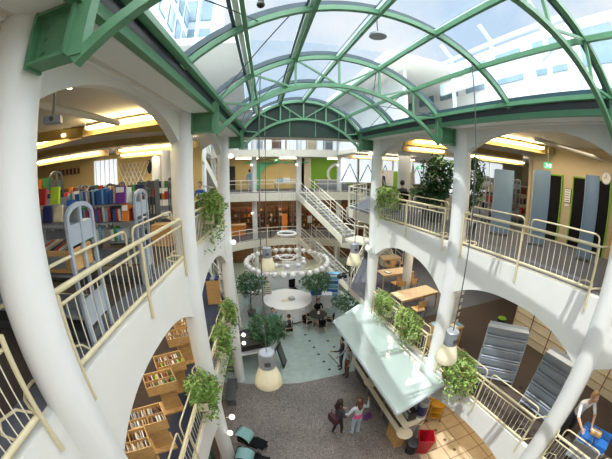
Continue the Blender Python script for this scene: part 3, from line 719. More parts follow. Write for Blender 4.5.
for i, (x, y) in enumerate([(-6, 3), (4.6, 4.6), (4.6, 1.5), (0, 23), (3.6, 23)]): cove(x, y, x+1.6, y, F2-.36, 'ground-floor strip lamp, %s' % ('under the left gallery', 'above the beige tiles', 'near above the beige tiles', 'far back behind the desk', 'far back under the stairs')[i], mat='lampwarm', beam=False)
def bar(name, label, cat, a, b, r, mat, n=12):
    return tag(MB().tube([a, b], r, n).build(name, mat, smooth=True), label, cat)
bar('ceiling_pipe', 'thick cream pipe slanting under the left ceiling', 'pipe', (-4.18, 2.61, 9.35), (-3.99, 4.52, 9.35), .05, 'ceil')
bar('ceiling_pipe', 'cream pipe under the right ceiling', 'pipe', (3.9, 3.8, 9.42), (6.7, 3.2, 9.35), .05, 'ceil')
for i, (x0, y0, x1, y1, d) in enumerate([(-9, 4.6, -3.7, 6.4, 'left ceiling near the second column'), (-12, 8.2, -3.8, 8.6, 'left ceiling further back'), (3.6, 6.3, 6.7, 5.0, 'right ceiling over the doors'), (3.4, 8.9, 9, 8.0, 'right ceiling over the shelves')]):
    a = Vector((x0, y0, 0)); b = Vector((x1, y1, 0)); o = MB().box((0, 0, 0), ((b-a).length, .16, .2)).build('ceiling_beam', 'ochre', loc=((x0+x1)/2, (y0+y1)/2, EAVE-.1)); o.rotation_euler.z = math.atan2(y1-y0, x1-x0)
    tag(o, 'ochre painted beam under the '+d, 'beam')
t = thing('projector', 'pale grey box projector hung under the left ceiling', 'projector', (-3.83, 2.54, 9.1), R(25))
MB().box((0, 0, 0), (.20, .13, .07)).build('body', 'chalk', t); MB().tube([(0, 0, .03), (0, 0, .50)], .015, 6).build('mount', 'steel', t); MB().tube([(0, -.08, 0), (0, -.06, 0)], .025, 10).build('lens', 'steeldk', t)
t = thing('spotlight', 'small warm spotlight on the left ceiling above the projector', 'spotlight', (-3.72, 2.66, 9.55)); MB().lathe([(.03, 0), (.045, -.1)], n=10).build('housing', 'steel', t); MB().lathe([(.035, -.101), (.03, -.11)], n=10).build('bulb', 'lampwarm', t)

# ------------------------------------------------------------------ plants
def leafmesh(m, n, rad, size, seed, drop=0, zs=1.0, shell=.55):
    rnd = random.Random(seed)
    for i in range(n):
        while True:
            p = Vector((rnd.uniform(-1, 1), rnd.uniform(-1, 1), rnd.uniform(-1, 1)))
            if shell < p.length < 1: break
        c = Vector((p.x*rad[0], p.y*rad[1], p.z*rad[2]*zs))
        c *= 1+.14*math.sin(7*p.x+3*p.y)+.1*math.sin(11*p.z+2)
        if drop and rnd.random() < .25: c.z -= rnd.random()*drop
        a = Vector((rnd.uniform(-1, 1), rnd.uniform(-1, 1), rnd.uniform(-.7, .7))).normalized()
        u = a.cross(Vector((0, 0, 1))).normalized(); w = (u+Vector((0, 0, rnd.uniform(-.6, .6)))).normalized()
        s = size*rnd.uniform(.6, 1.25); h = a.cross(w).normalized()*s*.14
        m.add([c-a*s, c+w*s*.5-a*s*.15, c+a*s, c-w*s*.5-a*s*.15, c+h], [(0, 1, 4), (1, 2, 4), (2, 3, 4), (3, 0, 4)])
    return m
def ivybox(s, y, z, L, n, label, mat, seed, rad=(.33, .5, .36), drop=.45):
    x, yy, _ = S(s, y, .06, z)
    t = thing('hanging_planter', label, 'plant', (x, yy, z), lineang(s)*-1 if s > 0 else lineang(1), 'leafy planter boxes on the gallery railings')
    MB().box((0, 0, -.12), (.22, L, .22)).box((0, 0, .0), (.25, L+.03, .03)).build('planter_box', 'ivory', t)
    MB().box((0, 0, -.0), (.19, L-.04, .04)).build('soil', 'soil', t)
    m = MB().use(mat)
    leafmesh(m, n*3//4, rad, .06, seed, drop, shell=.3); m.use('ivypale' if mat == 'ivy' else 'ivy'); leafmesh(m, n//4, rad, .06, seed+50, drop, shell=.5); m.use('ivybrown'); leafmesh(m, n//12, rad, .05, seed+90, drop, shell=.5); m.build('foliage', None, t).location = (-.03*s, 0, .12)
    for k in range(6):
        rr = random.Random(seed+k); a = (rr.uniform(-.1, .1), rr.uniform(-L/2, L/2), .02); MB().tube([a, (a[0]-.14*s, a[1]+.1, .22), (a[0]-.26*s, a[1]+.05, -.1-rr.random()*.4)], .006, 4).build('stem', 'bark', t)
    return t
ivybox(-1, 7.6, F3+.62, 1.3, 2600, 'bushy green ivy planter on the third-floor rail beside the second left column', 'ivy', 11, (.38, 1.05, .46), .75)
ivybox(-1, 8.75, F2+.62, .9, 1200, 'green ivy planter on the second-floor rail next to the third left column', 'ivy', 12, (.32, .62, .42), .5)
ivybox(-1, 7.35, F2+.42, 1.0, 1400, 'yellowing ivy planter on the second-floor rail between the left columns', 'ivy', 13, (.32, .66, .5), .8)
ivybox(-1, 4.85, F2+.72, .8, 1300, 'fresh green planter on the second-floor rail before the second left column', 'ivy', 14, (.40, .48, .36), .6)
ivybox(1, 8.75, F3+.7, .9, 1300, 'pale green ivy planter on the third-floor rail beside the third right column', 'ivypale', 15, (.34, .85, .42), .5)
ivybox(1, 8.4, F2+.62, .9, 1200, 'sunlit ivy planter on the second-floor rail beside the reading desks', 'ivypale', 16, (.36, .62, .42), .5)
ivybox(1, 6.9, F2+.62, 1.0, 1500, 'sunlit ivy planter on the second-floor rail left of the second right column', 'ivypale', 17, (.38, .8, .42), .5)
ivybox(1, 4.35, F2+.5, 1.0, 1700, 'sunlit bushy planter on the second-floor rail right of the second right column', 'ivypale', 18, (.42, .72, .46), .6)
def tree(x, y, z, h, rad, n, label, seed, name='indoor_tree', size=.085, trunk=True):
    t = thing(name, label, 'tree', (x, y, z), seed, 'potted indoor trees')
    MB().lathe([(.2, 0), (.26, .35), (.28, .36), (.26, .38), (.2, .36)], n=20).build('pot', 'steeldk', t, True)
    MB().lathe([(.0, .335), (.24, .34)], n=20).build('soil', 'soil', t)
    m = MB().tube([(0, 0, .33), (.03, 0, h*.4), (-.02, .02, h*.75)], .035, 8, rs=[.04, .032, .024])
    for k in range(7):
        a = k*2.4; m.tube([(0, 0, h*(.45+.05*k)), (rad[0]*.6*math.cos(a), rad[1]*.6*math.sin(a), h*(.7+.04*k))], .012, 5)
    m.build('trunk', 'bark', t)
    m = MB().use('leaf'); leafmesh(m, n, rad, size, seed, 0, shell=.35); m.build('foliage', None, t).location = (0, 0, h)
    return t
tree(-1.42, 10.6, 0, 2.0, (.85, .85, .6), 1500, 'dark green fig tree under the lowest pendant lamp', 3)
tree(-2.05, 15.4, 0, 2.15, (.95, .95, .65), 1400, 'dark green fig tree left of the reception desk', 4)
tree(1.75, 14.9, 0, 2.25, (1.0, .9, .6), 1400, 'dark green fig tree right of the reception desk', 5)
tree(3.25, 13.4, 0, 1.45, (1.0, .7, .5), 900, 'low dark green fig tree behind the white canopy', 6)
tree(4.5, 8.3, F3, 1.55, (.62, .6, .85), 1300, 'tall climbing fig beside the second right column on the third floor', 7, size=.1)
tree(4.55, 8.9, F3, .95, (.9, .6, .45), 1000, 'wide low bush behind the third-floor right railing', 8, size=.09)
tree(4.35, 6.4, F3, 1.6, (.4, .45, .8), 700, 'slim climbing fig right of the second right column', 9, size=.09)
tree(8.3, 23.9, F3, 1.5, (.9, .6, .9), 900, 'dark green bush before the lime wall', 10, size=.12)
tree(9.9, 23.4, F3, 1.3, (.7, .6, .7), 700, 'smaller dark bush right of the lime wall', 12, size=.12)
tree(5.2, 18.6, 0, 1.3, (.7, .6, .7), 600, 'dark leafy plant behind the lower stair', 13)

# ------------------------------------------------------------------ reception desk and ground-floor furniture
t = thing('reception_desk', 'round white reception desk under the ring chandelier', 'reception desk', (.12, 15.45, 0)); t.scale = (.72, .72, 1)
m = MB(); n = 40; ro, ri = 1.95, 1.9
a0, a1 = R(150), R(395)
P = lambda r, a, z: (r*math.cos(a), r*math.sin(a), z)
for i in range(n):
    p, q = a0+(a1-a0)*i/n, a0+(a1-a0)*(i+1)/n
    m.add([P(ro, p, .12), P(ro, q, .12), P(ro, q, .98), P(ro, p, .98), P(ri-.1, p, .12), P(ri-.1, q, .12), P(ri-.1, q, .98), P(ri-.1, p, .98)], [(0, 1, 2, 3), (7, 6, 5, 4), (3, 2, 6, 7)])
m.build('front_panel', 'white', t)
MB().lathe([(1.98, .98), (2.02, 1.0), (2.0, 1.03), (.01, 1.03)], n=48).build('worktop', 'white', t)
MB().lathe([(1.86, 0), (1.86, .12)], n=40).build('plinth', 'black', t)
for i in range(14):
    a = R(155+i*17); d = MB().box((0, 0, 0), (.02, .012, .84)).build('panel_joint', 'steel', t); d.location = P(1.957, a, .55); d.rotation_euler.z = a+PI/2
for i in range(9):
    a = R(180+i*24); d = MB().box((0, 0, 0), (.1, .012, .05)).build('handle', 'steel', t); d.location = P(1.96, a, .72 if i % 2 else .45); d.rotation_euler.z = a+PI/2
t = thing('office_chair', 'black office swivel chair behind the round reception desk', 'office chair', (.85, 17.9, 0), R(20))
MB().box((0, 0, .5), (.5, .5, .09)).build('seat', 'blacksoft', t); MB().box((0, .24, .88), (.46, .08, .6)).build('backrest', 'blacksoft', t); MB().tube([(0, 0, .1), (0, 0, .48)], .03, 8).build('gas_lift', 'steeldk', t)
for k in range(5): a = k*2*PI/5; MB().tube([(0, 0, .1), (.28*math.cos(a), .28*math.sin(a), .05)], .02, 6).build('foot', 'black', t)
for s_ in (-1, 1): MB().tube([(s_*.25, .2, .5), (s_*.28, .1, .7), (s_*.28, -.15, .7)], .02, 6).build('armrest', 'black', t)
def cabinet(name, label, x, y, z, w, d, h, mat, rz=0, doors=2, cat='cabinet'):
    t = thing(name, label, cat, (x, y, z), rz)
    MB().box((0, 0, h/2), (w, d, h)).build('body', mat, t)
    MB().box((0, 0, h+.012), (w+.03, d+.03, .024)).build('top', mat, t)
    for i in range(doors):
        dw = w/doors; dd = MB().box((0, 0, 0), (dw*.94, .02, h*.88)).build('door', mat, t); dd.location = (-w/2+dw*(i+.5), -d/2-.01, h*.5)
        MB().box((dw*.3, -.02, .1), (.02, .03, .12)).build('handle', 'steel', dd)
    return t
cabinet('low_cabinet', 'white low cabinet right of the round desk under the fig tree', 2.2, 15.9, 0, 1.5, .5, .95, 'white', R(-6), 3)
cabinet('low_cabinet', 'white low cabinet left of the round desk', -1.7, 16.9, 0, .9, .5, .95, 'white', R(20), 2)
cabinet('low_cabinet', 'white counter with shelves behind the round desk', .4, 19.6, 0, 4.2, .5, 1.1, 'white', 0, 7)
cabinet('low_cabinet', 'pale grey counter behind the round desk, on its left', -1.9, 18.6, 0, 1.4, .5, 1.0, 'chalk', R(30), 3)
t = thing('room_divider', 'tall white partition panel behind the reception desk', 'partition', (1.2, 20.2, 0)); MB().box((0, 0, .9), (1.7, .06, 1.8)).build('panel', 'white', t); MB().box((0, 0, .03), (1.8, .3, .06)).build('foot', 'steel', t)
t = thing('storage_crate', 'blue box on the white low cabinet', 'box', (1.95, 15.9, .975)); MB().box((0, 0, .16), (.62, .36, .32)).build('bin', 'blue', t); MB().box((0, -.185, .17), (.3, .01, .1)).build('label_plate', 'bk_sky blue', t)
t = thing('brochure_stand', 'tall blue and white brochure stand right of the round desk', 'stand', (3.2, 16.6, 0), R(-15))
MB().box((0, 0, 1.0), (.8, .35, 2.0)).build('body', 'white', t)
for k in range(6): MB().box((.0, -.2, .3+k*.29), (.7, .06, .2)).build('pocket', 'bk_sky blue' if k % 2 else 'blue', t)
MB().box((0, 0, 2.02), (.86, .4, .05)).build('cap', 'bk_sky blue', t)
t = thing('info_panel', 'upright glazed cream notice panel beside the left fig tree', 'sign', (-1.05, 16.2, 0), R(5)); MB().box((0, 0, 1.0), (.55, .04, 1.6)).build('panel', 'ivory', t)
for k in range(9): MB().box((0, -.025, .45+k*.13), (.4, .006, .04)).build('text_line', 'steeldk', t)
for s_ in (-1, 1): MB().tube([(s_*.27, 0, 0), (s_*.27, 0, 1.8)], .02, 6).build('post', 'steel', t)
t = thing('spotlight_bar', 'black spotlight bar mounted beside the stair landing', 'spotlight', (3.0, 13.6, 3.0), R(10))
MB().tube([(-.45, 0, .1), (.55, 0, .16)], .025, 6).build('rail', 'black', t)
for x in (-.35, -.05, .35): MB().box((x, 0, -.03), (.16, .26, .16)).build('lamp_head', 'black', t)
MB().tube([(.5, 0, .15), (1.5, 1.0, .3)], .02, 6).build('arm', 'black', t)

def make_cafechair(loc, rz, label, grp='bentwood chairs round the ground-floor tables'):
    t = thing('chair', label, 'chair', loc, rz, grp)
    MB().box((0, 0, .45), (.42, .42, .045)).build('seat', 'blacksoft', t); MB().box((0, .2, .72), (.40, .04, .26)).build('backrest', 'blacksoft', t)
    for sx in (-1, 1):
        MB().tube([(sx*.22, -.2, 0), (sx*.22, -.2, .62)], .018, 6).build('leg', 'woodlt', t)
        MB().tube([(sx*.22, .22, 0), (sx*.22, .21, .85)], .018, 6).build('leg', 'woodlt', t)
        MB().tube([(sx*.22, -.22, .62), (sx*.22, .2, .66)], .018, 6).build('armrest', 'woodlt', t)
    return t
t = thing('round_table', 'dark round cafe table right of the round desk', 'table', (1.6, 13.8, 0)); MB().lathe([(.48, .70), (.5, .72), (.48, .74)], n=28).build('tabletop', 'black', t); MB().tube([(0, 0, 0), (0, 0, .7)], .035, 8).build('pedestal', 'woodlt', t); MB().lathe([(.25, 0), (.22, .03)], n=16).build('foot', 'steeldk', t)
ch = make_cafechair((2.2, 13.5, 0), R(-125), 'black bentwood armchair on the right of the dark round table')
for x, y, rz, d in [(1.6, 13.05, -178, 'on the near side of the dark round table'), (.95, 13.5, 115, 'on the left of the dark round table'), (1.8, 14.5, 10, 'on the far side of the dark round table'), (1.0, 14.3, 50, 'at the far left of the dark round table')]:
    dup(ch, (x, y, 0), R(rz), 'black bentwood armchair '+d)
t = thing('round_table', 'dark round cafe table near the seated visitors left of centre', 'table', (-.8, 13.0, 0)); MB().lathe([(.42, .70), (.44, .72), (.42, .74)], n=28).build('tabletop', 'black', t); MB().tube([(0, 0, 0), (0, 0, .7)], .035, 8).build('pedestal', 'woodlt', t); MB().lathe([(.25, 0), (.22, .03)], n=16).build('foot', 'steeldk', t)
dup(ch, (-.15, 12.9, 0), R(-95), 'black bentwood armchair with the visitor in black, left of centre'); dup(ch, (-.9, 13.75, 0), R(5), 'black bentwood armchair behind the table of the seated visitors')
t = thing('stationery', 'white paper napkin holder on the dark round table', 'napkin holder', (1.62, 13.75, .741)); MB().box((0, 0, .08), (.12, .08, .16)).build('paper', 'paper', t); MB().box((0, 0, .01), (.16, .12, .02)).build('base', 'steel', t)
t = thing('desk_papers', 'open brochures and a grey box on the round reception desk', 'papers', (.2, 15.2, 1.032)); MB().box((-.2, 0, .01), (.5, .3, .02), .4).build('sheet', 'cream', t); MB().box((.15, .05, .08), (.3, .25, .16), .3).build('box', 'steel', t)
# grand piano shaped table, black boards
t = thing('piano', 'black grand piano behind the lowest lamp, left of the fig tree', 'piano', (-2.15, 11.3, 0), R(15))
poly = [(-.7, -.5), (.7, -.5), (.7, .3), (.35, .9), (-.1, 1.0), (-.7, .6)]
MB().slab(poly, .68, .98).build('body', 'black', t); MB().box((0, -.6, .72), (1.35, .22, .08)).build('keyboard', 'white', t); MB().slab(poly, .99, 1.01).build('lid', 'black', t)
for p in ((-.6, -.4), (.6, -.4), (.0, .8)): MB().tube([(*p, 0), (*p, .7)], .05, 8).build('leg', 'black', t)
t = thing('sandwich_board', 'black framed sandwich board right of the fig tree', 'sign', (-.95, 10.6, 0), R(70))
for s_ in (-1, 1): MB().box((0, s_*.17, .55), (.6, .03, 1.12), 0, s_*.26).build('board', 'black', t)
MB().box((0, -.185, .6), (.5, .01, .9), 0, -.26).build('slate', 'steeldk', t)
cabinet('magazine_rack', 'dark glazed display case at the foot of the third left column', -3.15, 10.6, 0, .8, .5, 1.3, 'steeldk', R(80), 2, 'display case')
t = thing('bench', 'dark grey bench at the left edge of the cobbles', 'bench', (-3.0, 8.6, 0), R(88))
MB().box((0, 0, .42), (1.3, .4, .05)).build('seat', 'steeldk', t)
for x in (-.5, .5): MB().box((x, 0, .2), (.06, .36, .4)).build('leg', 'steeldk', t)

t = thing('folding_screen', 'dark green folding screen under the left gallery at the bottom edge', 'screen', (-3.6, 4.4, 0), R(80))
for k in range(3):
    MB().box((-.5+k*.5, .06*(k % 2), 1.05), (.48, .04, 2.0), R(12 if k % 2 else -12)).build('panel', 'greendk', t)
    MB().box((-.5+k*.5, -.05+.06*(k % 2), 1.05), (.03, .02, 1.9)).build('batten', 'green', t)
# ------------------------------------------------------------------ kiosk with the white canopy
t = thing('kiosk_canopy', 'large flat frosted glass canopy over the kiosk, mirroring the glass roof', 'canopy', (2.0, 7.5, 2.95))
MB().slab([(-.93, 1.63), (.45, 2.70), (.62, 2.70), (1.10, -2.8), (-.69, -3.34)], 0, .035).build('glass_sheet', 'canopyglass', t)
for a, b in (((-.93, 1.63), (-.69, -3.34)), ((-.69, -3.34), (1.10, -2.8)), ((-.93, 1.63), (.45, 2.70)), ((.2, 2.4), (.3, -3.0))): MB().tube([(*a, -.02), (*b, -.02)], .022, 6).build('edge_rail', 'chalk', t)
for p in ((.3, 2.2), (.5, 0), (.7, -2.0)): MB().tube([(p[0]+.1, p[1], -2.95), (p[0]+.1, p[1], 0)], .04, 8).build('post', 'steel', t)
t = thing('kiosk_counter', 'long grey kiosk counter with ivory top under the canopy', 'counter', (2.45, 7.2, 0), R(2))
MB().box((.12, 0, .55), (.5, 4.4, 1.1)).build('body', 'steel', t)
MB().slab([(-.28, -2.3), (.3, -2.3), (.3, 2.3), (-.28, 2.3)], 1.1, 1.15).build('worktop', 'ivory', t)
MB().box((-.06, 0, 1.62), (.04, 4.2, .06)).build('glass_rail', 'steel', t)
MB().slab([(-.42, -2.2), (-.26, -2.2), (-.26, 2.2), (-.42, 2.2)], .85, .89).build('tray_rail', 'ivory', t)
for i, yy in enumerate((-2.35, .35)):
    MB().lathe([(.25, .92), (.27, .94), (.25, .96)], (-.25, yy, 0), 20).build('round_shelf', 'ivory', t)
for k in range(3): MB().box((-.17, -1.4+k*1.4, .5), (.02, 1.2, .8)).build('front_panel', 'steeldk', t)
MB().box((-.2, -1.9, .4), (.3, .7, .8)).build('wood_end', 'wood', t)
for i, (y_, c_, d_) in enumerate([(8.2, 'black', 'black coffee machine on the kiosk counter'), (6.4, 'steel', 'silver till on the kiosk counter'), (5.3, 'black', 'dark glass display at the near end of the kiosk counter')]):
    q = thing('counter_machine', d_, 'appliance', (2.62, y_, 1.15)); MB().box((0, 0, .17), (.3, .4, .34)).build('body', c_, q); MB().box((-.16, 0, .2), (.02, .3, .2)).build('panel', 'steel', q)
t = thing('advertising_pillar', 'grey round pillar with white and dark blue labels beside the yellow cart', 'pillar', (2.95, 5.15, 0))
MB().lathe([(.17, 0), (.17, 1.9), (.15, 1.92)], n=24).build('shaft', 'steel', t, True); MB().lathe([(.174, .9), (.174, 1.25)], n=24).build('white_band', 'paper', t, True); MB().lathe([(.175, 1.35), (.175, 1.75)], n=24).build('blue_band', 'bk_navy', t, True)
for k in range(3): MB().box((-.02+.03*k, -.176, 1.0+.07*k), (.16-.03*k, .01, .03)).build('print', 'black', t)
t = thing('litter_bin', 'bright red square litter bin by the kiosk', 'bin', (2.98, 4.52, 0), R(20))
MB().lathe([(.24, 0), (.36, .8), (.37, .82), (.34, .82), (.26, .1)], n=4).build('bin', 'red', t)
t = thing('litter_bin', 'small round black bin at the near end of the kiosk', 'bin', (2.62, 4.62, 0)); MB().lathe([(.18, 0), (.21, .5), (.19, .5), (.16, .06)], n=20).build('bin', 'black', t); MB().lathe([(.205, .5), (.215, .52), (.2, .53)], n=20).build('rim', 'steeldk', t)
t = thing('serving_cart', 'yellow wooden serving cart on the beige tiles', 'cart', (4.15, 5.7, 0), R(-30)); t.scale = (.85, .85, .85)
for z_ in (.22, .55, .9): MB().box((0, 0, z_), (.6, .45, .03)).box((0, .22, z_+.05), (.6, .02, .1)).build('tray', 'amber', t)
for sx in (-1, 1):
    for sy in (-1, 1): MB().tube([(sx*.29, sy*.22, .05), (sx*.29, sy*.22, 1.0)], .018, 6).build('post', 'steel', t); 
for sx in (-1, 1):
    for sy in (-1, 1): MB().lathe([(.03, 0), (.04, .03), (.03, .07)], (sx*.29, sy*.22, 0), 10).build('wheel', 'black', t)
t = thing('wooden_post_sign', 'slim brown menu post between pillar and cart', 'sign', (3.3, 5.35, 0), R(10)); MB().box((0, 0, .9), (.05, .16, 1.8)).build('post', 'wood', t); MB().box((-.03, 0, 1.5), (.01, .13, .4)).build('sheet', 'paper', t)
# pushchairs at the lower edge
def stroller(x, y, rz, label):
    t = thing('pushchair', label, 'pushchair', (x, y, 0), rz, 'sea-green pushchairs on the cobbles'); t.scale = (.8, .8, .8)
    m = MB(); n = 7
    for i in range(n):
        a, b = i/n*R(150), (i+1)/n*R(150); f = lambda q, xx: (xx, .28-.36*math.cos(q)*1.0, .72+.32*math.sin(q))
        m.add([f(a, -.27), f(b, -.27), f(b, .27), f(a, .27)], [(0, 1, 2, 3)])
    m.build('hood', 'teal', t)
    MB().slab([(-.27, -.42), (.27, -.42), (.24, .3), (-.24, .3)], .52, .58).build('seat', 'blacksoft', t)
    MB().box((0, -.42, .62), (.5, .5, .03), 0, .2).build('foot_cover', 'blacksoft', t)
    for sx in (-1, 1):
        MB().tube([(sx*.28, .55, 1.0), (sx*.28, .2, .7), (sx*.28, -.45, .15)], .014, 6).build('frame_tube', 'black', t); MB().tube([(sx*.28, .35, .15), (sx*.28, -.1, .6)], .014, 6).build('frame_tube', 'black', t)
        for yy in (-.45, .38): MB().tube([(sx*.26, yy, .14), (sx*.31, yy, .14)], .14, 14).build('wheel', 'black', t)
    MB().tube([(-.28, .55, 1.0), (.28, .55, 1.0)], .016, 6).build('handlebar', 'black', t)
    MB().box((0, .42, .62), (.4, .14, .3)).build('bag', 'blacksoft', t)
stroller(-2.35, 5.95, R(60), 'sea-green pushchair on the cobbles, the upper of the two'); stroller(-2.35, 5.15, R(75), 'sea-green pushchair on the cobbles at the bottom edge')

# ------------------------------------------------------------------ second floor: left book bins, podium
def bin_table(x, y, z, rz, label, full=True, seed=0):
    t = thing('record_bin', label, 'display bin', (x, y, z), rz, 'beech browser bins on the left second floor')
    w, d = .72, .52; zt = .86
    MB().box((.10, .0, .38), (.42, .22, .76)).build('pedestal', 'wood', t); MB().box((0, 0, .02), (.7, .5, .04)).build('foot', 'wood', t)
    MB().box((0, 0, zt-.12), (w, d, .025)).build('bin_floor', 'wood', t)
    for sx in (-1, 1): MB().box((sx*w/2, 0, zt), (.02, d, .26)).build('side_panel', 'wood', t)
    for sy in (-1, 1): MB().box((0, sy*d/2, zt), (w, .02, .26)).build('end_panel', 'wood', t)
    MB().box((0, 0, zt), (.015, d, .2)).build('divider', 'wood', t); MB().box((0, 0, zt), (w, .015, .2)).build('divider', 'wood', t)
    return t
BINS = [(-4.28, 3.1, 28), (-4.12, 3.8, 28), (-4.12, 5.0, 27), (-4.05, 5.75, 27), (-4.05, 7.0, 25), (-4.0, 7.75, 24)]
bn = ['nearest to the bottom edge', 'second from the bottom edge', 'third from the bottom edge, in the middle', 'fourth from the bottom edge', 'second farthest, beside the second left column', 'farthest, mostly hidden by the arch']
rnd = random.Random(5)
for i, (x, y, r_) in enumerate(BINS):
    b = bin_table(x, y, F2, R(r_), 'beech browser bin %s' % bn[i])
    ps = ['paper', 'bk_cream', 'bk_grey', 'bk_brown', 'bk_white'] if i < 2 or i > 3 else ['bk_white', 'bk_lime', 'bk_red', 'bk_grey', 'paper', 'bk_green', 'bk_cream', 'bk_brown']
    for q in range(4):
        cx, cy = (-.18, .18)[q % 2], (-.13, .13)[q//2]
        for k in range(7):
            if rnd.random() < .12: continue
            cc = rnd.choice(ps); w_ = Vector((cx-.13+k*.043, cy, .79)); wp = Matrix.Rotation(R(r_), 3, 'Z') @ w_
            o = MB().box((0, 0, 0), (.012+rnd.random()*.018, .18, .24), 0, 0).build('record_sleeve', cc, loc=(x+wp.x, y+wp.y, F2+wp.z+.035)); o.rotation_euler = (0, rnd.uniform(-.4, .4), R(r_))
            tag(o, '%s sleeve standing in the beech bin %s' % ({'paper': 'white', 'bk_cream': 'cream', 'bk_grey': 'grey', 'bk_white': 'off-white', 'bk_brown': 'brown', 'bk_lime': 'lime', 'bk_red': 'red', 'bk_sky blue': 'light blue', 'bk_green': 'green'}[cc], bn[i]), 'record sleeve', 'sleeves in the bin '+bn[i])
cabinet('catalogue_podium', 'beech podium with dark papers left of the third left column', -3.5, 11.1, F2, .55, .5, 1.0, 'wood', R(5), 1, 'podium')
t = thing('paper_tray', 'blue and grey leaflet trays on the beech podium', 'tray', (-3.5, 11.1, F2+1.03)); 
for k in range(3): MB().box((-.18+k*.18, 0, .04), (.15, .4, .06)).build('tray', 'bk_navy' if k != 1 else 'bk_grey', t)

# ------------------------------------------------------------------ books and grey racks on the third floor
def books(x0, x1, y, z, n, hmin, hmax, cols, where_, grp, axis='x', face=-1, rot=0, org=None):
    step = (x1-x0)/n
    for k in range(n):
        c = rnd.choice(cols); h = rnd.uniform(hmin, hmax); w = abs(step)*rnd.uniform(.7, .95); lean = rnd.uniform(-.05, .05)
        p = (x0+step*(k+.5), y, z+h/2+.012)
        d = (w, rnd.uniform(.14, .18), h)
        if axis == 'y': p = (y, x0+step*(k+.5), p[2]); d = (d[1], d[0], d[2])
        o = MB().box((0, 0, 0), d).build('book', 'bk_'+c, loc=p)
        o.rotation_euler = (0, lean, 0) if axis == 'x' else (lean, 0, 0)
        tag(o, '%s book %s' % (c, where_), 'book', grp)
def rack(x0, x1, y0, y1, z, label, h=1.42, shelves=(.35, .68, .98, 1.25), arch=True, mat='chalk'):
    """double-sided library rack, long side along X, arched end panels"""
    t = thing('book_rack', label, 'book rack', ((x0+x1)/2, (y0+y1)/2, z), 0, 'grey steel library racks with arched ends')
    L, D = x1-x0, y1-y0
    for e in (-1, 1):
        m = MB(); X = e*L/2
        n = 10; pts = [(0, -D/2, 0), (0, -D/2, h-.12)]+[(0, -D/2*math.cos(PI*i/n), h-.12+.13*math.sin(PI*i/n)) for i in range(1, n)]+[(0, D/2, h-.12), (0, D/2, 0)]
        m.tube([(X+p[0], p[1], p[2]) for p in pts], .026, 4, flat=1.2)
        m.tube([(X, 0, 0), (X, 0, h)], .024, 4, flat=1.2)
        for q in (-1, 1): m.box((X, q*D/4, h-.27), (.012, D/2-.05, .2)); m.box((X, q*D/4, .35), (.012, D/2-.05, .3))
        m.build('end_panel', mat, t)
    for zs in shelves:
        MB().box((0, 0, zs), (L, D*.98, .022)).build('shelf', 'steel', t); MB().box((0, 0, zs+.09), (L, .015, .16)).build('back_stop', 'steel', t)
    MB().box((0, 0, .08), (L, D*.9, .12)).build('plinth', 'steeldk', t)
    return t
r1 = rack(-5.6, -3.5, 4.05, 4.55, F3, 'grey book rack with arched end behind the middle of the left railing')
r2 = rack(-5.6, -3.52, 2.33, 2.82, F3, 'grey book rack with arched end nearest to the first left column', shelves=(.3, .76, 1.24))
mix = ['blue', 'teal', 'white', 'navy', 'sky blue', 'white', 'grey', 'blue', 'cream']; mix2 = ['white', 'red', 'blue', 'navy', 'teal', 'sky blue', 'cream', 'black']
books(-4.75, -3.62, 4.15, F3+1.26, 26, .17, .24, mix, 'in the upper row of the middle grey rack', 'books in the upper row of the middle grey rack')
books(-4.95, -3.62, 4.15, F3+.99, 28, .17, .22, mix2, 'in the lower row of the middle grey rack', 'books in the lower row of the middle grey rack')
books(-4.5, -3.7, 4.15, F3+.69, 14, .17, .23, ['white', 'green', 'grey', 'sky blue'], 'in the bottom row of the middle grey rack', 'books in the bottom row of the middle grey rack')
for x, z_, c, w_, d_ in [(-3.72, 1.26, 'purple', .17, 'purple paperback shown face out at the right end of the upper row'), (-3.66, .99, 'orange', .12, 'orange and brown paperback shown face out at the right end of the lower row')]:
    t = thing('display_book', d_, 'book', (x, 4.03, F3+z_+.14)); MB().box((0, 0, 0), (w_, .03, .26), 0, -.2).build('cover', 'bk_'+c, t); MB().box((0, -.02, .07), (w_*.8, .005, .08), 0, -.2).build('title_band', 'paper', t)
for i, (x, z_, c) in enumerate([(-3.64, 1.24, 'cream'), (-3.79, 1.24, 'navy'), (-3.96, 1.24, 'orange'), (-3.66, 1.41, 'lime'), (-3.84, 1.41, 'red'), (-4.12, 1.24, 'brown'), (-4.25, 1.24, 'grey')]):
    t = thing('display_book', '%s picture book shown face out %s the rack nearest the first column' % (c, 'on top of' if z_ > 1.3 else 'in'), 'book', (x, 2.36, F3+z_+.13)); MB().box((0, 0, 0), (.11, .03, .16), 0, -.2).build('cover', 'bk_'+c, t); MB().box((0, -.02, -.04), (.1, .005, .07), 0, -.2).build('picture', 'paper' if c != 'white' else 'bk_purple', t)
t = thing('poster_board', 'blue poster tilted on top of the middle grey racks', 'poster', (-4.0, 3.1, F3+1.40), R(10)); MB().box((0, 0, 0), (.13, .03, .07), 0, -.4).build('board', 'blue', t); MB().tube([(0, .03, -1.42), (0, .03, 0)], .01, 5).build('stand', 'steel', t)
t = thing('browser_box', 'beech box of picture books beside the first left column', 'box', (-3.83, 2.56, F3+.90), R(0))
MB().box((0, 0, -.1), (.55, .4, .02)).build('bottom', 'wood', t)
for sx in (-1, 1): MB().box((sx*.275, 0, 0), (.02, .4, .22)).build('side', 'wood', t)
for sy in (-1, 1): MB().box((0, sy*.2, 0), (.55, .02, .22)).build('side', 'wood', t)
MB().box((0, -.215, 0), (.4, .01, .12)).build('label_plate', 'steel', t)
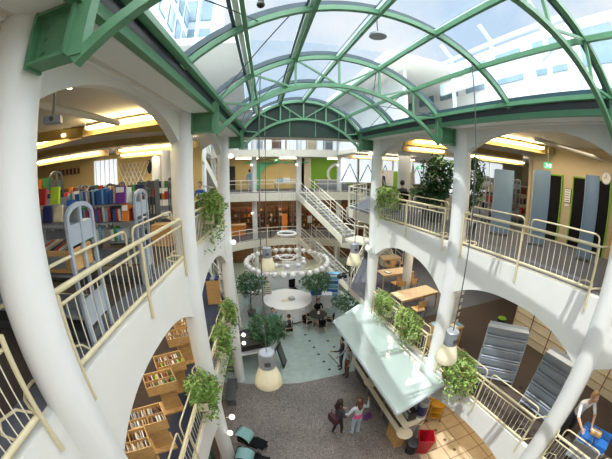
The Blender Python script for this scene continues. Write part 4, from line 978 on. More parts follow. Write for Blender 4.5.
for sx in (-1, 1):
    for sy in (-1, 1): MB().tube([(sx*.25, sy*.17, -.12), (sx*.25, sy*.17, -.1)], .015, 6).build('leg', 'steel', t)
for k in range(8):
    c = ['red', 'white', 'cream', 'navy'][k % 4]; o = MB().box((0, 0, 0), (.03, .3, .22)).build('book', 'bk_'+c, loc=(-4.05+k*.06, 2.56, F3+.93)); o.rotation_euler = (.15, .3, 0); tag(o, c+' picture book leaning in the beech box by the first column', 'book', 'picture books in the beech box')
# racks further back in the left wing
back = [(-8.0, -6.0, 5.1, 'tall rack behind the first left column'), (-7.4, -5.6, 6.0, 'rack left of the middle racks'), (-5.4, -4.3, 6.6, 'rack amid the left wing'), (-9.6, -7.8, 7.2, 'rack far left behind the column'), (-7.4, -5.9, 8.4, 'rack before the bright window'), (-5.7, -4.6, 9.6, 'rack before the back wall'), (-10.5, -8.5, 9.8, 'rack in the far left corner')]
for i, (x0, x1, y_, d_) in enumerate(back):
    rack(x0, x1, y_, y_+.45, F3, 'dark steel arched book '+d_, 1.9 if i == 0 else 1.5, (.4, .8, 1.2, 1.55)[:4 if i == 0 else 3], mat='steeldk')
    for zs, nn in ((1.2, 'top'), (.8, 'middle'), (1.55, 'topmost'))[:3 if i == 0 else 2]: books(x0+.05, x1-.05, y_+.1, F3+zs, 9, .18, .28, ['brown', 'red', 'cream', 'orange', 'navy', 'black', 'white', 'green'], 'on the %s shelf of the %s' % (nn, d_), 'books on the %s shelf of the %s' % (nn, d_))
t = thing('book_trolley', 'dark shelf trolley stacked with boxes left of the second left column', 'trolley', (-4.55, 7.5, F3)); MB().box((0, 0, .75), (.5, .4, 1.5)).build('frame', 'steeldk', t)
for k in range(3): MB().box((0, -.24, .35+k*.42), (.45, .1, .22)).build('box', ['wood', 'bk_cream', 'bk_red'][k], t)
t = thing('cardboard_box', 'beech crate on the floor beside the second left column', 'crate', (-3.9, 6.6, F3)); MB().box((0, 0, .25), (.5, .4, .5)).build('crate', 'wood', t)
struct(MB().box((-9.5, 13.1, 8.2), (11, .16, 2.8)).build('wall_wing_left', 'yellow'))
f = struct(MB().box((-8.9, 12.98, 8.75), (1.3, .06, 1.2)).build('window_30', 'dayglow')); mm = MB()
for k in range(-2, 3): mm.box((-8.9+k*.26, 12.93, 8.75), (.03, .03, 1.2))
mm.build('frame', 'white', f)
t = thing('air_vent', 'dark slatted air vent on the left wing back wall', 'vent', (-11.3, 12.98, 9.0)); MB().box((0, 0, 0), (1.6, .05, .3)).build('grille', 'bk_brown', t)
for k in range(6): MB().box((-.65+k*.26, -.03, 0), (.04, .02, .28)).build('slat', 'ivory', t)
t = thing('wall_lattice', 'white lattice sculpture beside the left wing window', 'sculpture', (-7.5, 12.9, 8.5))
for k in range(6): MB().tube([(-.5+.2*k, 0, -.5), (.0+.2*k, 0, .6)], .02, 5).build('rod', 'white', t); MB().tube([(.5-.2*k+.3, 0, -.5), (0-.2*k+.3, 0, .6)], .02, 5).build('rod', 'white', t)
t = thing('wall_clock_disc', 'black oval disc on the left wing back wall', 'wall decoration', (-6.5, 12.95, 8.85)); MB().ball((0, 0, 0), .25, 8, 1.3, .5, .2).build('disc', 'black', t)

# ------------------------------------------------------------------ third floor, right: doors, banners, clock
WX = 6.8
struct(MB().box((WX+.1, .6, 8.2), (.2, 10.6, 2.85)).build('wall_doors', 'tanwall'))
struct(MB().box((9.5, 5.95, 8.2), (5.4, .16, 2.85)).build('wall_wing_right', 'tanwall'))
for i, (y0, y1) in enumerate([(4.62, 5.25), (3.55, 4.2), (2.9, 3.3)]):
    f = struct(MB().box((WX-.02, (y0+y1)/2, F3+1.0), (.06, y1-y0, 2.0)).build('door_%d' % (i+1), 'blacksoft'))
    m = MB().use('lime')
    for yy in (y0, y1): m.box((WX-.04, yy, F3+1.0), (.06, .04, 2.0))
    m.box((WX-.04, (y0+y1)/2, F3+2.01), (.06, y1-y0+.04, .04)); m.build('door_frame', None, f)
f = struct(MB().box((WX-.02, 2.35, F3+.95), (.06, .8, 1.75)).build('door_4', 'wood')); MB().box((WX-.06, 2.5, F3+1.45), (.02, .12, .35)).build('pane', 'black', f); MB().box((WX-.07, 2.62, F3+.9), (.04, .04, .1)).build('handle', 'steel', f)
t = thing('door_poster', 'framed notice between the two dark doors', 'notice', (WX-.03, 4.38, F3+1.45)); MB().box((0, 0, 0), (.03, .24, .42)).build('frame', 'steeldk', t); MB().box((-.02, 0, 0), (.01, .21, .38)).build('sheet', 'paper', t)
for k in range(5): MB().box((-.027, 0, -.14+k*.07), (.004, .16, .02)).build('text_line', 'steeldk', t)
MB().box((-.01, 0, -.27), (.03, .16, .06)).build('tray', 'paper', t)
t = thing('wall_clock', 'round white clock high on the door wall at the right edge', 'clock', (WX-.03, 3.06, F3+2.08)); m = MB(); m.tube([(0, 0, 0), (-.04, 0, 0)], .17, 24); m.build('case', 'steel', t); MB().tube([(-.041, 0, 0), (-.045, 0, 0)], .15, 24).build('dial', 'paper', t)
MB().box((-.05, .0, .05), (.006, .012, .1)).build('hour_hand', 'black', t); MB().box((-.05, .05, .0), (.006, .1, .01)).build('minute_hand', 'black', t)
t = thing('exit_sign', 'green illuminated exit sign hung before the door wall', 'exit sign', (6.0, 4.74, F3+2.22), R(-38)); MB().box((0, 0, 0), (.26, .04, .16)).build('panel', 'exit', t)
m = MB().box((-.04, -.024, .0), (.05, .008, .07)).box((-.06, -.024, .05), (.025, .008, .025)).box((-.07, -.024, -.045), (.07, .008, .018), 0).box((.06, -.024, 0), (.07, .008, .09)); m.build('pictogram', 'exitwhite', t); MB().tube([(0, 0, .08), (0, 0, .52)], .008, 6).build('hanger', 'steel', t)
t = thing('exit_sign', 'small green exit sign over the far right reading area', 'exit sign', (6.9, 13.2, F3+2.0)); MB().box((0, 0, 0), (.3, .04, .18)).build('panel', 'exit', t); MB().box((0, -.024, 0), (.12, .008, .08)).build('pictogram', 'exitwhite', t)
t = thing('exit_sign', 'small green exit sign over the far yellow gallery', 'exit sign', (.35, 24.5, F4-.6)); MB().box((0, 0, 0), (.34, .04, .16)).build('panel', 'exit', t); MB().box((0, -.024, 0), (.12, .008, .08)).build('pictogram', 'exitwhite', t)
def banner(x, y, rz, h, w, label):
    t = thing('banner_stand', label, 'banner', (x, y, F3), R(rz), 'slate blue upright banners on the third floor')
    n = 6; pts = [(-w/2+w*i/n, .05*math.cos(PI*i/n*1.0)) for i in range(n+1)]
    poly = pts+[(p[0], p[1]+.02) for p in reversed(pts)]; MB().slab(poly, .08, h).build('panel', 'banner', t)
    MB().box((0, .06, .03), (w*.9, .28, .05)).build('foot', 'steeldk', t); MB().tube([(-w/2, .06, .05), (-w/2, .06, h)], .012, 6).build('edge_pole', 'chalk', t)
banner(5.35, 5.95, -35, 1.98, .62, 'slate blue banner standing alone left of the doors'); banner(5.5, 4.62, -55, 2.05, .5, 'slate blue banner before the first dark door'); banner(5.6, 3.05, -75, 2.05, .4, 'slate blue banner before the second dark door')
# far right: glazed wall, shelves, green panels
for i in range(6):
    x = 5.6+i*1.5
    f = struct(MB().box((x, 20.9, 8.5), (1.35, .05, 1.8)).build('window_%d' % (40+i), 'dayglow')); MB().tube([(x-.65, 20.8, 7.7), (x, 20.8, 9.0), (x+.65, 20.8, 7.7)], .05, 6).build('frame', 'steeldk', f)
for i in range(4):
    x = 7.9+i*1.25
    f = struct(MB().box((x, 11.9, 8.45), (1.1, .05, 1.9)).build('window_%d' % (50+i), 'dayglow')); MB().tube([(x-.55, 11.8, 7.6), (x, 11.8, 9.0), (x+.55, 11.8, 7.6)], .05, 6).build('frame', 'steeldk', f)
struct(MB().box((10.6, 12.0, 8.2), (7.6, .1, 2.8)).build('wall_wing_right', 'ivory'))
for i, (x, y_) in enumerate([(6.5, 7.6), (7.2, 8.8), (8.2, 9.8), (8.2, 7.4)]):
    d_ = 'steel book rack behind the banners, %s' % ['nearest', 'second nearest', 'farthest', 'right-hand one'][i]
    rack(x, x+1.3, y_, y_+.4, F3, d_, 1.75, (.4, .8, 1.2, 1.55), mat='steel')
    for zs in (.4, .8, 1.2): books(x+.05, x+1.25, y_+.1, F3+zs, 8, .18, .28, ['brown', 'red', 'cream', 'navy', 'white', 'grey', 'black'], 'in the '+d_[12:], 'books in the '+d_[12:])
for i, (x, y_) in enumerate([(7.6, 17.0), (8.5, 16.8), (10.6, 15.0), (11.4, 14.8)]):
    t = thing('screen_panel', 'lime green screen panel in the far right area, %s' % ['leftmost', 'second from the left', 'third from the left', 'rightmost'][i], 'screen', (x, y_, F3)); MB().box((0, 0, .9), (.6, .06, 1.7)).build('panel', 'lime', t); MB().box((0, 0, .03), (.6, .4, .06)).build('foot', 'steel', t)
t = thing('parasol', 'closed beige parasol before the round white column', 'parasol', (6.1, 12.6, F3)); MB().lathe([(.02, 2.15), (.07, 1.9), (.13, 1.2), (.12, .95), (.03, .93)], n=10).build('cloth', 'ivory', t); MB().tube([(0, 0, 0), (0, 0, 2.2)], .02, 6).build('pole', 'steel', t); MB().lathe([(.25, 0), (.25, .08)], n=16).build('foot', 'steel', t)
t = thing('easel_board', 'white flip chart in the far right reading area', 'flip chart', (6.6, 16.4, F3)); MB().box((0, 0, 1.3), (.8, .04, 1.0)).build('board', 'white', t)
for q in (-1, 1): MB().tube([(q*.35, 0, 0), (q*.1, .03, 1.8)], .02, 5).build('leg', 'steeldk', t)
def table4(x, y, z, w, d, rz, label, mat='woodlt', h=.74, grp=None, leg='wood'):
    t = thing('reading_desk', label, 'desk', (x, y, z), rz, grp)
    MB().box((0, 0, h), (w, d, .035)).build('tabletop', mat, t)
    for sx in (-1, 1):
        MB().box((0, sx*(d/2-.04), h-.06), (w-.1, .025, .07)).build('apron', leg, t)
        for sy in (-1, 1): MB().box((sx*(w/2-.04), sy*(d/2-.04), h/2), (.05, .05, h)).build('leg', leg, t)
    return t
def woodchair(x, y, z, rz, label, grp='beech chairs on the right second floor'):
    t = thing('chair', label, 'chair', (x, y, z), rz, grp)
    MB().box((0, 0, .44), (.42, .42, .03)).build('seat', 'wood', t)
    n = 6; m = MB()
    for i in range(n):
        a, b = -.2+.4*i/n, -.2+.4*(i+1)/n; f = lambda q, zz: (q, .2+.05*math.cos(q*7), zz)
        m.add([f(a, .6), f(b, .6), f(b, .84), f(a, .84), (f(a, 0)[0], f(a, 0)[1]+.02, .6), (f(b, 0)[0], f(b, 0)[1]+.02, .6), (f(b, 0)[0], f(b, 0)[1]+.02, .84), (f(a, 0)[0], f(a, 0)[1]+.02, .84)], [(0, 1, 2, 3), (7, 6, 5, 4), (3, 2, 6, 7), (0, 4, 5, 1)])
    m.build('backrest', 'wood', t)
    for sx in (-1, 1):
        MB().tube([(sx*.18, -.18, 0), (sx*.18, -.18, .43)], .014, 6).build('leg', 'steeldk', t); MB().tube([(sx*.18, .22, 0), (sx*.18, .2, .8)], .014, 6).build('leg', 'steeldk', t)
    return t
table4(5.6, 13.6, F2, 1.1, .7, R(0), 'pale reading desk farthest back on the second floor', grp='pale reading desks'); table4(4.75, 11.4, F2, 1.7, .75, R(4), 'long pale reading desk with a blue folder', grp='pale reading desks')
table4(4.35, 8.9, F2, 1.9, .8, R(8), 'pale reading desk nearest to the second right column', grp='pale reading desks')
wc = woodchair(5.3, 12.9, F2, R(185), 'beech chair at the farthest reading desk')
for x, y_, r_, d_ in [(4.5, 10.7, 190, 'on the near side of the long reading desk, left'), (5.1, 10.75, 175, 'on the near side of the long reading desk, right'), (5.0, 9.75, 10, 'behind the nearest reading desk, right'), (4.3, 9.7, 0, 'behind the nearest reading desk, left'), (4.1, 8.15, 185, 'on the near side of the nearest reading desk')]:
    dup(wc, (x, y_, F2), R(r_), 'beech chair '+d_)
t = thing('folder', 'dark blue folder on the long reading desk', 'folder', (4.3, 11.3, F2+.762)); MB().box((0, 0, .01), (.22, .3, .02), .3).build('cover', 'bk_navy', t); MB().box((0, 0, .022), (.19, .27, .004), .3).build('sheet', 'paper', t)
for i in range(3):
    tag(MB().lathe([(.07, 0), (.07, .006)], n=14).build('floor_socket', 'black', loc=(6.3+.22*i, 11.2-.75*i, F2)), 'dark round floor socket in the blue-grey carpet', 'floor socket', 'floor sockets in the blue-grey carpet')
for i, (x, y_) in enumerate([(5.3, 5.6), (5.5, 5.0), (4.9, 3.3), (4.75, 2.9), (5.0, 2.6)]):
    tag(MB().lathe([(.06, 0), (.06, .006)], n=14).build('floor_socket', 'black', loc=(x, y_, F2)), 'dark round floor socket in the brown carpet', 'floor socket', 'floor sockets in the brown carpet')
# slanted grey display racks
def slantrack(x, y, rz, L, label, h=1.62):
    t = thing('periodical_rack', label, 'display rack', (x, y, F2), rz, 'grey metal periodical racks')
    for s_ in (-1, 1):
        for k in range(5):
            z0 = .3+k*.3; MB().box((0, s_*(.30-.045*k), z0+.06), (L, .02, .28), 0, s_*-.35).build('display_shelf', 'chalk', t)
            MB().box((0, s_*(.36-.045*k), z0-.06), (L, .05, .02)).build('lip', 'chalk', t)
    for e in (-1, 1): MB().prism([(-.38, .05), (.38, .05), (.12, h), (-.12, h)], e*(L/2), e*(L/2)+.025*e, lambda p, q: (q, p[0], p[1])).build('end_panel', 'chalk', t)
    MB().box((0, 0, h), (L, .26, .03)).build('top', 'chalk', t)
    return t
slantrack(4.42, 4.12, R(-48), 1.15, 'grey slanted periodical rack right of the sunlit planter'); slantrack(4.62, 2.15, R(-86), 1.3, 'grey slanted periodical rack behind the first right column')
t = thing('magazine_tower', 'narrow white magazine rack behind the second right column', 'display rack', (4.95, 7.05, F2), R(10))
MB().box((0, .08, .75), (.5, .04, 1.5)).build('back', 'white', t)
for k in range(5): MB().box((0, -.02, .25+k*.28), (.46, .2, .02)).box((0, -.1, .31+k*.28), (.46, .015, .1)).build('shelf', 'white', t)
for i, (x, y_) in enumerate([(3.75, 6.35), (4.1, 6.0)]):
    t = thing('leaflet_box', 'beech leaflet table with blue sheets left of the second right column, %s' % ('farther', 'nearer')[i], 'display table', (x, y_, F2), R(8)); MB().box((0, 0, .8), (.6, .36, .06)).build('tray', 'wood', t)
    for k in range(3): MB().box((-.2+.2*k, 0, .84), (.16, .24, .02)).build('leaflet', 'bk_sky blue' if k != 1 else 'paper', t)
    for sx in (-1, 1): MB().box((sx*.27, 0, .39), (.04, .3, .78)).build('leg', 'wood', t)
# long ivory shelving against the right wall of the second floor
names = ['first', 'second', 'third', 'fourth', 'fifth', 'sixth']
for i in range(6):
    y0 = 5.75-i*.86
    t = thing('wall_shelf_unit', 'ivory shelf unit in the row along the right wall, %s from the far end' % names[i], 'shelf unit', (7.15, y0-.43, F2), 0, 'ivory shelf units along the right wall')
    MB().box((0, 0, .58), (.38, .84, 1.14)).build('body', 'ivory', t)
    for k in range(3): MB().box((-.2, 0, .28+k*.32), (.02, .8, .018)).build('shelf_edge', 'ochre', t)
    MB().box((-.195, .42, .58), (.03, .03, 1.14)).build('upright', 'wooddk', t)
    for k in range(8):
        c = rnd.choice(['brown', 'cream', 'red', 'orange', 'black', 'white']); o = MB().box((0, 0, 0), (.16, .06, rnd.uniform(.16, .24))).build('book', 'bk_'+c, loc=(7.08, y0-.08-k*.1, F2+1.27)); tag(o, '%s book on top of the %s ivory shelf unit from the far end' % (c, names[i]), 'book', 'books on top of the %s ivory unit' % names[i])
t = thing('litter_bin', 'small green bin at the far end of the ivory shelf row', 'bin', (6.75, 6.15, F2)); MB().lathe([(.14, 0), (.17, .45), (.15, .45), (.12, .05)], n=16).build('bin', 'greendk', t); MB().lathe([(.168, .45), (.175, .47), (.16, .47)], n=16).build('rim', 'lime', t)
t = thing('crate_trolley', 'steel trolley with blue crates beside the man', 'trolley', (4.22, .45, F2), R(12))
for sx in (-1, 1):
    for sy in (-1, 1): MB().tube([(sx*.28, sy*.4, .05), (sx*.28, sy*.4, .78)], .015, 6).build('post', 'steel', t)
for z_ in (.25, .72): MB().box((0, 0, z_), (.56, .8, .02)).build('tray', 'steel', t)
for k in range(4): q = MB().box(((-.14, .14)[k % 2], (-.2, .2)[k//2], .8), (.25, .36, .14)).build('crate', 'blue', t)
t = thing('paper_bag', 'brown paper parcel lying on the blue crates', 'parcel', (4.2, .5, F2+.875)); MB().box((0, 0, .04), (.16, .3, .07), .3).build('parcel', 'wood', t); MB().box((0, 0, .077), (.03, .3, .006), .3).build('tape', 'paper', t)

# ------------------------------------------------------------------ people
def person(name, label, loc, rz, J=None, top='greycloth', legs='greycloth', shoes='black', hair='hairdk', longhair=False, sleeve='top', waist=None, scale=1.0, hairlen=.28):
    j = dict(pel=(0, 0, .95), wai=(0, 0, 1.08), che=(0, .01, 1.30), nek=(0, 0, 1.46), hdb=(0, -.01, 1.54),
             shl=(.17, 0, 1.40), ell=(.22, .03, 1.13), wrl=(.23, -.04, .90), shr=(-.17, 0, 1.40), elr=(-.22, .03, 1.13), wrr=(-.23, -.04, .90),
             hil=(.09, 0, .90), knl=(.10, -.02, .50), anl=(.10, .02, .09), tol=(.11, -.13, .04), hir=(-.09, 0, .90), knr=(-.10, -.02, .50), anr=(-.10, .02, .09), tor=(-.11, -.13, .04))
    if J: j.update(J)
    rad = dict(pel=.135, wai=.115, che=.14, nek=.055, hdb=.05, shl=.062, ell=.042, wrl=.03, shr=.062, elr=.042, wrr=.03, hil=.09, knl=.06, anl=.042, tol=.035, hir=.09, knr=.06, anr=.042, tor=.035)
    bones = [('pel', 'wai', 'top'), ('wai', 'che', 'top'), ('che', 'nek', 'top'), ('nek', 'hdb', 'skin'), ('che', 'shl', 'top'), ('shl', 'ell', 'top'), ('ell', 'wrl', 'sl'), ('che', 'shr', 'top'), ('shr', 'elr', 'top'), ('elr', 'wrr', 'sl'),
             ('pel', 'hil', 'legs'), ('hil', 'knl', 'legs'), ('knl', 'anl', 'legs'), ('anl', 'tol', 'shoes'), ('pel', 'hir', 'legs'), ('hir', 'knr', 'legs'), ('knr', 'anr', 'legs'), ('anr', 'tor', 'shoes')]
    keys = list(j); me = bpy.data.meshes.new('tmp'); me.from_pydata([j[k] for k in keys], [(keys.index(a), keys.index(b)) for a, b, _ in bones], [])
    ob = bpy.data.objects.new('tmp', me); col.objects.link(ob)
    ob.modifiers.new('s', 'SKIN'); 
    if not me.skin_vertices: me.attributes.new('skin', 'FLOAT', 'POINT')
    for i, k in enumerate(keys):
        sv = me.skin_vertices[0].data[i]; r_ = rad[k]; sv.radius = (r_, r_*(.8 if k in ('pel', 'wai', 'che') else 1)); sv.use_root = (k == 'pel')
    sb = ob.modifiers.new('b', 'SUBSURF'); sb.levels = 1
    bpy.context.view_layer.update(); dg = bpy.context.evaluated_depsgraph_get()
    bm_ = bpy.data.meshes.new_from_object(ob.evaluated_get(dg)); bpy.data.objects.remove(ob)
    mb = MB(); cmap = {'top': top, 'legs': legs, 'shoes': shoes, 'skin': 'skin', 'sl': top if sleeve == 'top' else 'skin'}
    vs = [tuple(v.co) for v in bm_.vertices]; base = 0
    for p in bm_.polygons:
        c = p.center; best = None; bd = 9
        for a, b, k in bones:
            A, B = Vector(j[a]), Vector(j[b]); d = B-A; tt = max(0, min(1, (c-A).dot(d)/d.length_squared)); ds = (c-(A+d*tt)).length
            if ds < bd: bd = ds; best = k
        mt = cmap[best]
        if waist and abs(c.z-(Vector(j['pel']).z+.04)) < .075 and best in ('top', 'legs'): mt = waist
        mb.use(mt); mb.f.append(tuple(p.vertices)); mb.m.append(mb.cur)
    mb.v = vs
    # hands: palm, four unequal bent fingers, thumb from the side of the palm
    mb.use('skin')
    for e, w in (('ell', 'wrl'), ('elr', 'wrr')):
        W_, E_ = Vector(j[w]), Vector(j[e]); d = (W_-E_).normalized(); sd = d.cross(Vector((0, 1, .2))).normalized(); nn = d.cross(sd).normalized()
        mb.tube([W_-d*.01, W_+d*.03, W_+d*.085], .03, 8, rs=[.026, .036, .034], flat=.55)
        for q, L in ((-1.5, .066), (-.5, .078), (.5, .074), (1.5, .058)):
            a = W_+d*.08+sd*q*.018; mb.tube([a, a+d*L*.5+nn*.006, a+d*L*.85+nn*.028], .008, 6, rs=[.009, .008, .006])
        a = W_+d*.03+sd*.03; mb.tube([a, a+d*.03+sd*.025, a+d*.06+sd*.03+nn*.012], .01, 6, rs=[.011, .01, .007])
    # head with face
    H = Vector(j['hdb'])+Vector((0, -.01, .10)); tl = (H-Vector(j['nek'])).normalized()
    mb.ball(tuple(H), .105, 12, 1.18, .82, .95)
    mb.tube([H+Vector((0, -.09, .015)), H+Vector((0, -.122, -.02)), H+Vector((0, -.098, -.03))], .014, 6, rs=[.008, .016, .01])
    for s_ in (-1, 1): mb.ball(tuple(H+Vector((s_*.086, .005, -.005))), .026, 6, 1.2, .4, .8)
    mb.use('paper')
    for s_ in (-1, 1): mb.ball(tuple(H+Vector((s_*.033, -.088, .012))), .012, 6)
    mb.use('black')
    for s_ in (-1, 1): mb.ball(tuple(H+Vector((s_*.033, -.098, .012))), .006, 6)
    mb.use('bk_red').box(tuple(H+Vector((0, -.088, -.055))), (.04, .012, .01))
    root = thing(name, label, 'person', loc, rz)
    body = mb.build('body', None, root, True)
    h = MB()
    h.lathe([(.1*math.sin(PI*i/10)*1.08+.001, .125*-math.cos(PI*i/10)) for i in range(3, 11)], tuple(H+Vector((0, .022, .018))), 16, .9, 1)
    if longhair:
        h.tube([H+Vector((0, .05, .06)), H+Vector((0, .085, -.05)), H+Vector((0, .10, -.17)), H+Vector((0, .09, -.17-hairlen*.5))], .08, 10, rs=[.08, .088, .08, .03])
        for s_ in (-1, 1): h.tube([H+Vector((s_*.07, .02, .05)), H+Vector((s_*.092, .01, -.06)), H+Vector((s_*.09, .02, -.2))], .03, 6, rs=[.03, .032, .012])
    h.build('hair', hair, root, True)
    if scale != 1: root.scale = (scale,)*3
    return root
# woman in dark clothes with a maroon shoulder bag, turned to the right
p = person('person', 'woman with long dark hair in black clothes carrying a maroon shoulder bag', (.52, 6.12, 0), R(115),
           dict(ell=(.24, -.06, 1.15), wrl=(.10, -.24, 1.12), elr=(-.25, .02, 1.14), wrr=(-.2, -.16, 1.04), anl=(.11, .08, .09), tol=(.12, -.08, .04), anr=(-.09, -.12, .09), tor=(-.09, -.27, .04), knr=(-.1, -.09, .5)), 'greycloth', 'black', 'bk_grey', 'hairdk', True, scale=1.04)
t = thing('shoulder_bag', 'large maroon leather bag on the shoulder of the woman in black', 'bag', (.34, 6.08, .98), R(110)); MB().box((0, 0, 0), (.40, .16, .28)).box((0, 0, .14), (.34, .12, .04)).build('bag_body', 'maroon', t); MB().tube([(-.15, 0, .14), (-.1, .02, .42), (.1, .02, .42), (.15, 0, .14)], .012, 6).build('strap', 'maroon', t)
# woman in pale knit with pink band
p = person('person', 'woman with auburn hair in a pale grey top with pink band and light jeans', (1.12, 5.98, 0), R(150),
           dict(elr=(-.33, -.02, 1.25), wrr=(-.42, -.2, 1.36), ell=(.30, -.02, 1.16), wrl=(.44, -.14, 1.06), knl=(.1, -.04, .5)), 'palegy', 'denim', 'bk_sky blue', 'hairbr', True, waist='pink', scale=1.04)
p.rotation_euler.z = R(185)
t = thing('handbag', 'small purple handbag on the arm of the woman in pale grey', 'bag', (1.42, 5.86, 1.0), R(20)); MB().box((0, 0, 0), (.26, .12, .2)).build('bag_body', 'purple', t); MB().tube([(-.1, 0, .1), (-.06, 0, .24), (.06, 0, .24), (.1, 0, .1)], .01, 6).build('strap', 'purple', t)
SIT = dict(pel=(0, .05, .52), wai=(0, .06, .66), che=(0, .04, .88), nek=(0, .02, 1.04), hdb=(0, 0, 1.12), shl=(.17, .03, .98), shr=(-.17, .03, .98), ell=(.22, -.06, .76), elr=(-.22, -.06, .76), wrl=(.12, -.28, .78), wrr=(-.12, -.28, .78),
           hil=(.09, .02, .50), knl=(.11, -.4, .5), anl=(.11, -.4, .1), tol=(.11, -.53, .05), hir=(-.09, .02, .5), knr=(-.11, -.4, .5), anr=(-.11, -.4, .1), tor=(-.11, -.53, .05))
person('person', 'man with sandy hair in a white shirt and black vest leaning over the trolley', (4.3, 1.22, F2), R(-30),
       dict(che=(0, -.12, 1.28), wai=(0, -.03, 1.08), nek=(0, -.2, 1.42), hdb=(0, -.25, 1.49), shl=(.19, -.14, 1.37), shr=(-.19, -.14, 1.37), ell=(.25, -.34, 1.15), elr=(-.25, -.34, 1.15), wrl=(.14, -.55, 1.02), wrr=(-.16, -.55, 1.02)), 'white', 'black', 'black', 'hairbl', sleeve='skin')
person('person', 'visitor in black seated at the dark table left of centre', (-.15, 12.9, 0), R(-95), SIT, 'black', 'greycloth', 'black', 'hairdk')
person('person', 'visitor in blue seated behind the small table left of centre', (-.9, 13.75, 0), R(5), SIT, 'bk_sky blue', 'bk_navy', 'black', 'hairdk')
person('person', 'receptionist in black standing behind the round desk', (-1.0, 17.3, 0), R(20), None, 'black', 'black', 'black', 'hairdk')
person('person', 'visitor in black seated at the dark round table, far side', (1.8, 14.5, 0), R(10), SIT, 'blacksoft', 'greycloth', 'black', 'hairdk')
person('person', 'reader in a dark top seated behind the third-floor right railing', (4.35, 10.6, F3), R(170), SIT, 'greycloth', 'black', 'black', 'hairdk')
t = thing('chair', 'dark chair of the reader behind the third-floor right railing', 'chair', (4.35, 10.6, F3), R(170)); MB().box((0, .03, .42), (.42, .42, .04)).build('seat', 'blacksoft', t); MB().box((0, .26, .7), (.42, .03, .4)).build('backrest', 'blacksoft', t)
for sx in (-1, 1):
    for sy in (-1, 1): MB().tube([(sx*.18, .03+sy*.18, 0), (sx*.18, .03+sy*.18, .42)], .015, 6).build('leg', 'steeldk', t)
person('person', 'person in a dark blue top standing near the flip chart', (6.0, 16.0, F3), R(0), None, 'bk_navy', 'black', 'black', 'hairdk')
person('person', 'person in blue seated behind the ivy left of the third column', (-3.85, 11.6, F3-.0), R(0), SIT, 'blue', 'black', 'black', 'hairbr', scale=.95)
person('person', 'person in light blue standing by the far left column on the third floor', (-1.9, 22.9, F3), R(180), None, 'bk_sky blue', 'palegy', 'black', 'hairdk')
person('person', 'person in black walking along the far second-floor gallery', (-.35, 22.3, F2), R(90), None, 'black', 'black', 'black', 'hairdk')
person('person', 'man in dark clothes standing at the kiosk counter edge', (1.72, 9.75, 0), R(-95), dict(ell=(.22, -.2, 1.15), wrl=(.14, -.42, 1.12)), 'greycloth', 'greycloth', 'black', 'hairdk')
person('person', 'woman in patterned grey standing at the kiosk counter', (1.80, 9.15, 0), R(-80), dict(elr=(-.22, -.2, 1.15), wrr=(-.14, -.4, 1.12)), 'bk_grey', 'bk_brown', 'black', 'hairdk', True)

# ground-floor white tables behind the right railing on floor 3
for i, (x, y_) in enumerate([(4.3, 10.0), (5.2, 9.2)]):
    t = thing('cafe_table', 'white round table behind the third-floor right railing, %s' % ('farther', 'nearer')[i], 'table', (x+.35, y_+1.6, F3)); MB().lathe([(.38, .70), (.4, .72), (.38, .74)], n=20).build('tabletop', 'white', t); MB().tube([(0, 0, 0), (0, 0, .7)], .03, 6).build('pedestal', 'steel', t); MB().lathe([(.2, 0), (.18, .02)], n=14).build('foot', 'steel', t)

# ------------------------------------------------------------------ camera: a full-frame fisheye, 287.6 px per radian
K1, PITCH, ROLL, YAW = .3477, .2049, .0054, .18945
def cam_dir(u, v, w):
    cp, sp = math.cos(PITCH), math.sin(PITCH); X, Y, Z = u, w*cp+v*sp, -w*sp+v*cp
    c, s_ = math.cos(YAW), math.sin(YAW); return Vector((X*c+Y*s_, -X*s_+Y*c, Z))
c_, s_ = math.cos(ROLL), math.sin(ROLL)
right, upv, fwd = cam_dir(c_, s_, 0), cam_dir(-s_, c_, 0), cam_dir(0, 0, 1)
cd = bpy.data.cameras.new('camera'); cam = bpy.data.objects.new('camera', cd); col.objects.link(cam)
cd.type = 'PANO'; cd.panorama_type = 'FISHEYE_LENS_POLYNOMIAL'; cd.sensor_width = 36; cd.fisheye_fov = R(220)
cd.fisheye_polynomial_k0 = 0; cd.fisheye_polynomial_k1 = -K1/(36/6.12); cd.fisheye_polynomial_k2 = 0; cd.fisheye_polynomial_k3 = 0; cd.fisheye_polynomial_k4 = 0
cd.clip_start = .05; cd.clip_end = 200
mw = Matrix((right, upv, -fwd)).transposed().to_4x4(); mw.translation = Vector((-1.748, 0, 8.44)); cam.matrix_world = mw
scene.camera = cam

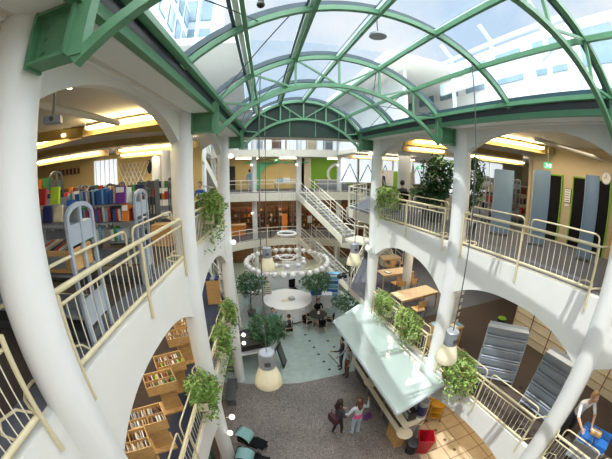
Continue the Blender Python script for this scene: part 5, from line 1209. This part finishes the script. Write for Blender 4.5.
# ------------------------------------------------------------------ light
w = bpy.data.worlds.new('sky'); scene.world = w; w.use_nodes = True; nt = w.node_tree; bg = nt.nodes['Background']
tc = nt.nodes.new('ShaderNodeTexCoord'); nz = nt.nodes.new('ShaderNodeTexNoise'); nz.inputs['Scale'].default_value = 2.2; nz.inputs['Detail'].default_value = 5
rp = nt.nodes.new('ShaderNodeValToRGB'); rp.color_ramp.elements[0].position = .38; rp.color_ramp.elements[1].position = .6
rp.color_ramp.elements[0].color = (.60, .76, .95, 1); rp.color_ramp.elements[1].color = (.98, .99, 1, 1)
nt.links.new(tc.outputs['Generated'], nz.inputs['Vector']); nt.links.new(nz.outputs['Fac'], rp.inputs['Fac']); nt.links.new(rp.outputs['Color'], bg.inputs['Color'])
bg.inputs['Strength'].default_value = .60
sd = bpy.data.lights.new('sun', 'SUN'); sd.energy = 2.2; sd.angle = R(.6); sd.color = (1, .96, .88)
so = bpy.data.objects.new('sun', sd); col.objects.link(so)
so.rotation_euler = Vector((.43, .12, -.9)).to_track_quat('-Z', 'Y').to_euler()
# added second sun, wide and soft: unseen fill that lifts the dim interior
hd = bpy.data.lights.new('fill_sun', 'SUN'); hd.energy = 6.3; hd.angle = R(150); hd.color = (1, .985, .945)
ho = bpy.data.objects.new('fill_sun', hd); col.objects.link(ho)
ho.rotation_euler = Vector((.08, .10, -1)).to_track_quat('-Z', 'Y').to_euler()
def area(x, y, z, sx, sy, e, c=(1, .86, .66), up=False):
    l = bpy.data.lights.new('ceiling_fill', 'AREA'); l.shape = 'RECTANGLE'; l.size = sx; l.size_y = sy; l.energy = e; l.color = c  # unseen fill panels added under the ceilings to brighten wings and galleries
    o = bpy.data.objects.new('ceiling_fill', l); col.objects.link(o); o.location = (x, y, z)
    if up: o.rotation_euler.x = PI
for x, y_, sx, sy, e in [(-7, 5, 4, 5, 60), (-8, 10, 6, 3, 50), (5.4, 4, 1.6, 4, 30), (5.5, 8.5, 2.5, 3, 35), (8, 15, 5, 5, 70)]: area(x, y_, EAVE-.22, sx, sy, e)
for x, y_, sx, sy, e in [(-6, 4, 3, 5, 60), (-6, 9, 3, 3, 45), (5.4, 2.5, 2, 4, 40), (5.5, 10, 2.5, 4, 75)]: area(x, y_, F3-.62, sx, sy, e)
for x, y_, sx, sy, e in [(5, 4, 3, 5, 16), (-6, 5, 3, 5, 40), (1, 23.5, 9, 2, 60)]: area(x, y_, F2-.42, sx, sy, e)
area(1.5, 23.5, F4-.5, 11, 2.5, 45); area(1.5, 23.5, F3-.45, 10, 2.5, 40)

vs = scene.view_settings; vs.view_transform = 'Standard'; vs.look = 'None'; vs.gamma = 1; vs.exposure = .74; vs.use_curve_mapping = False
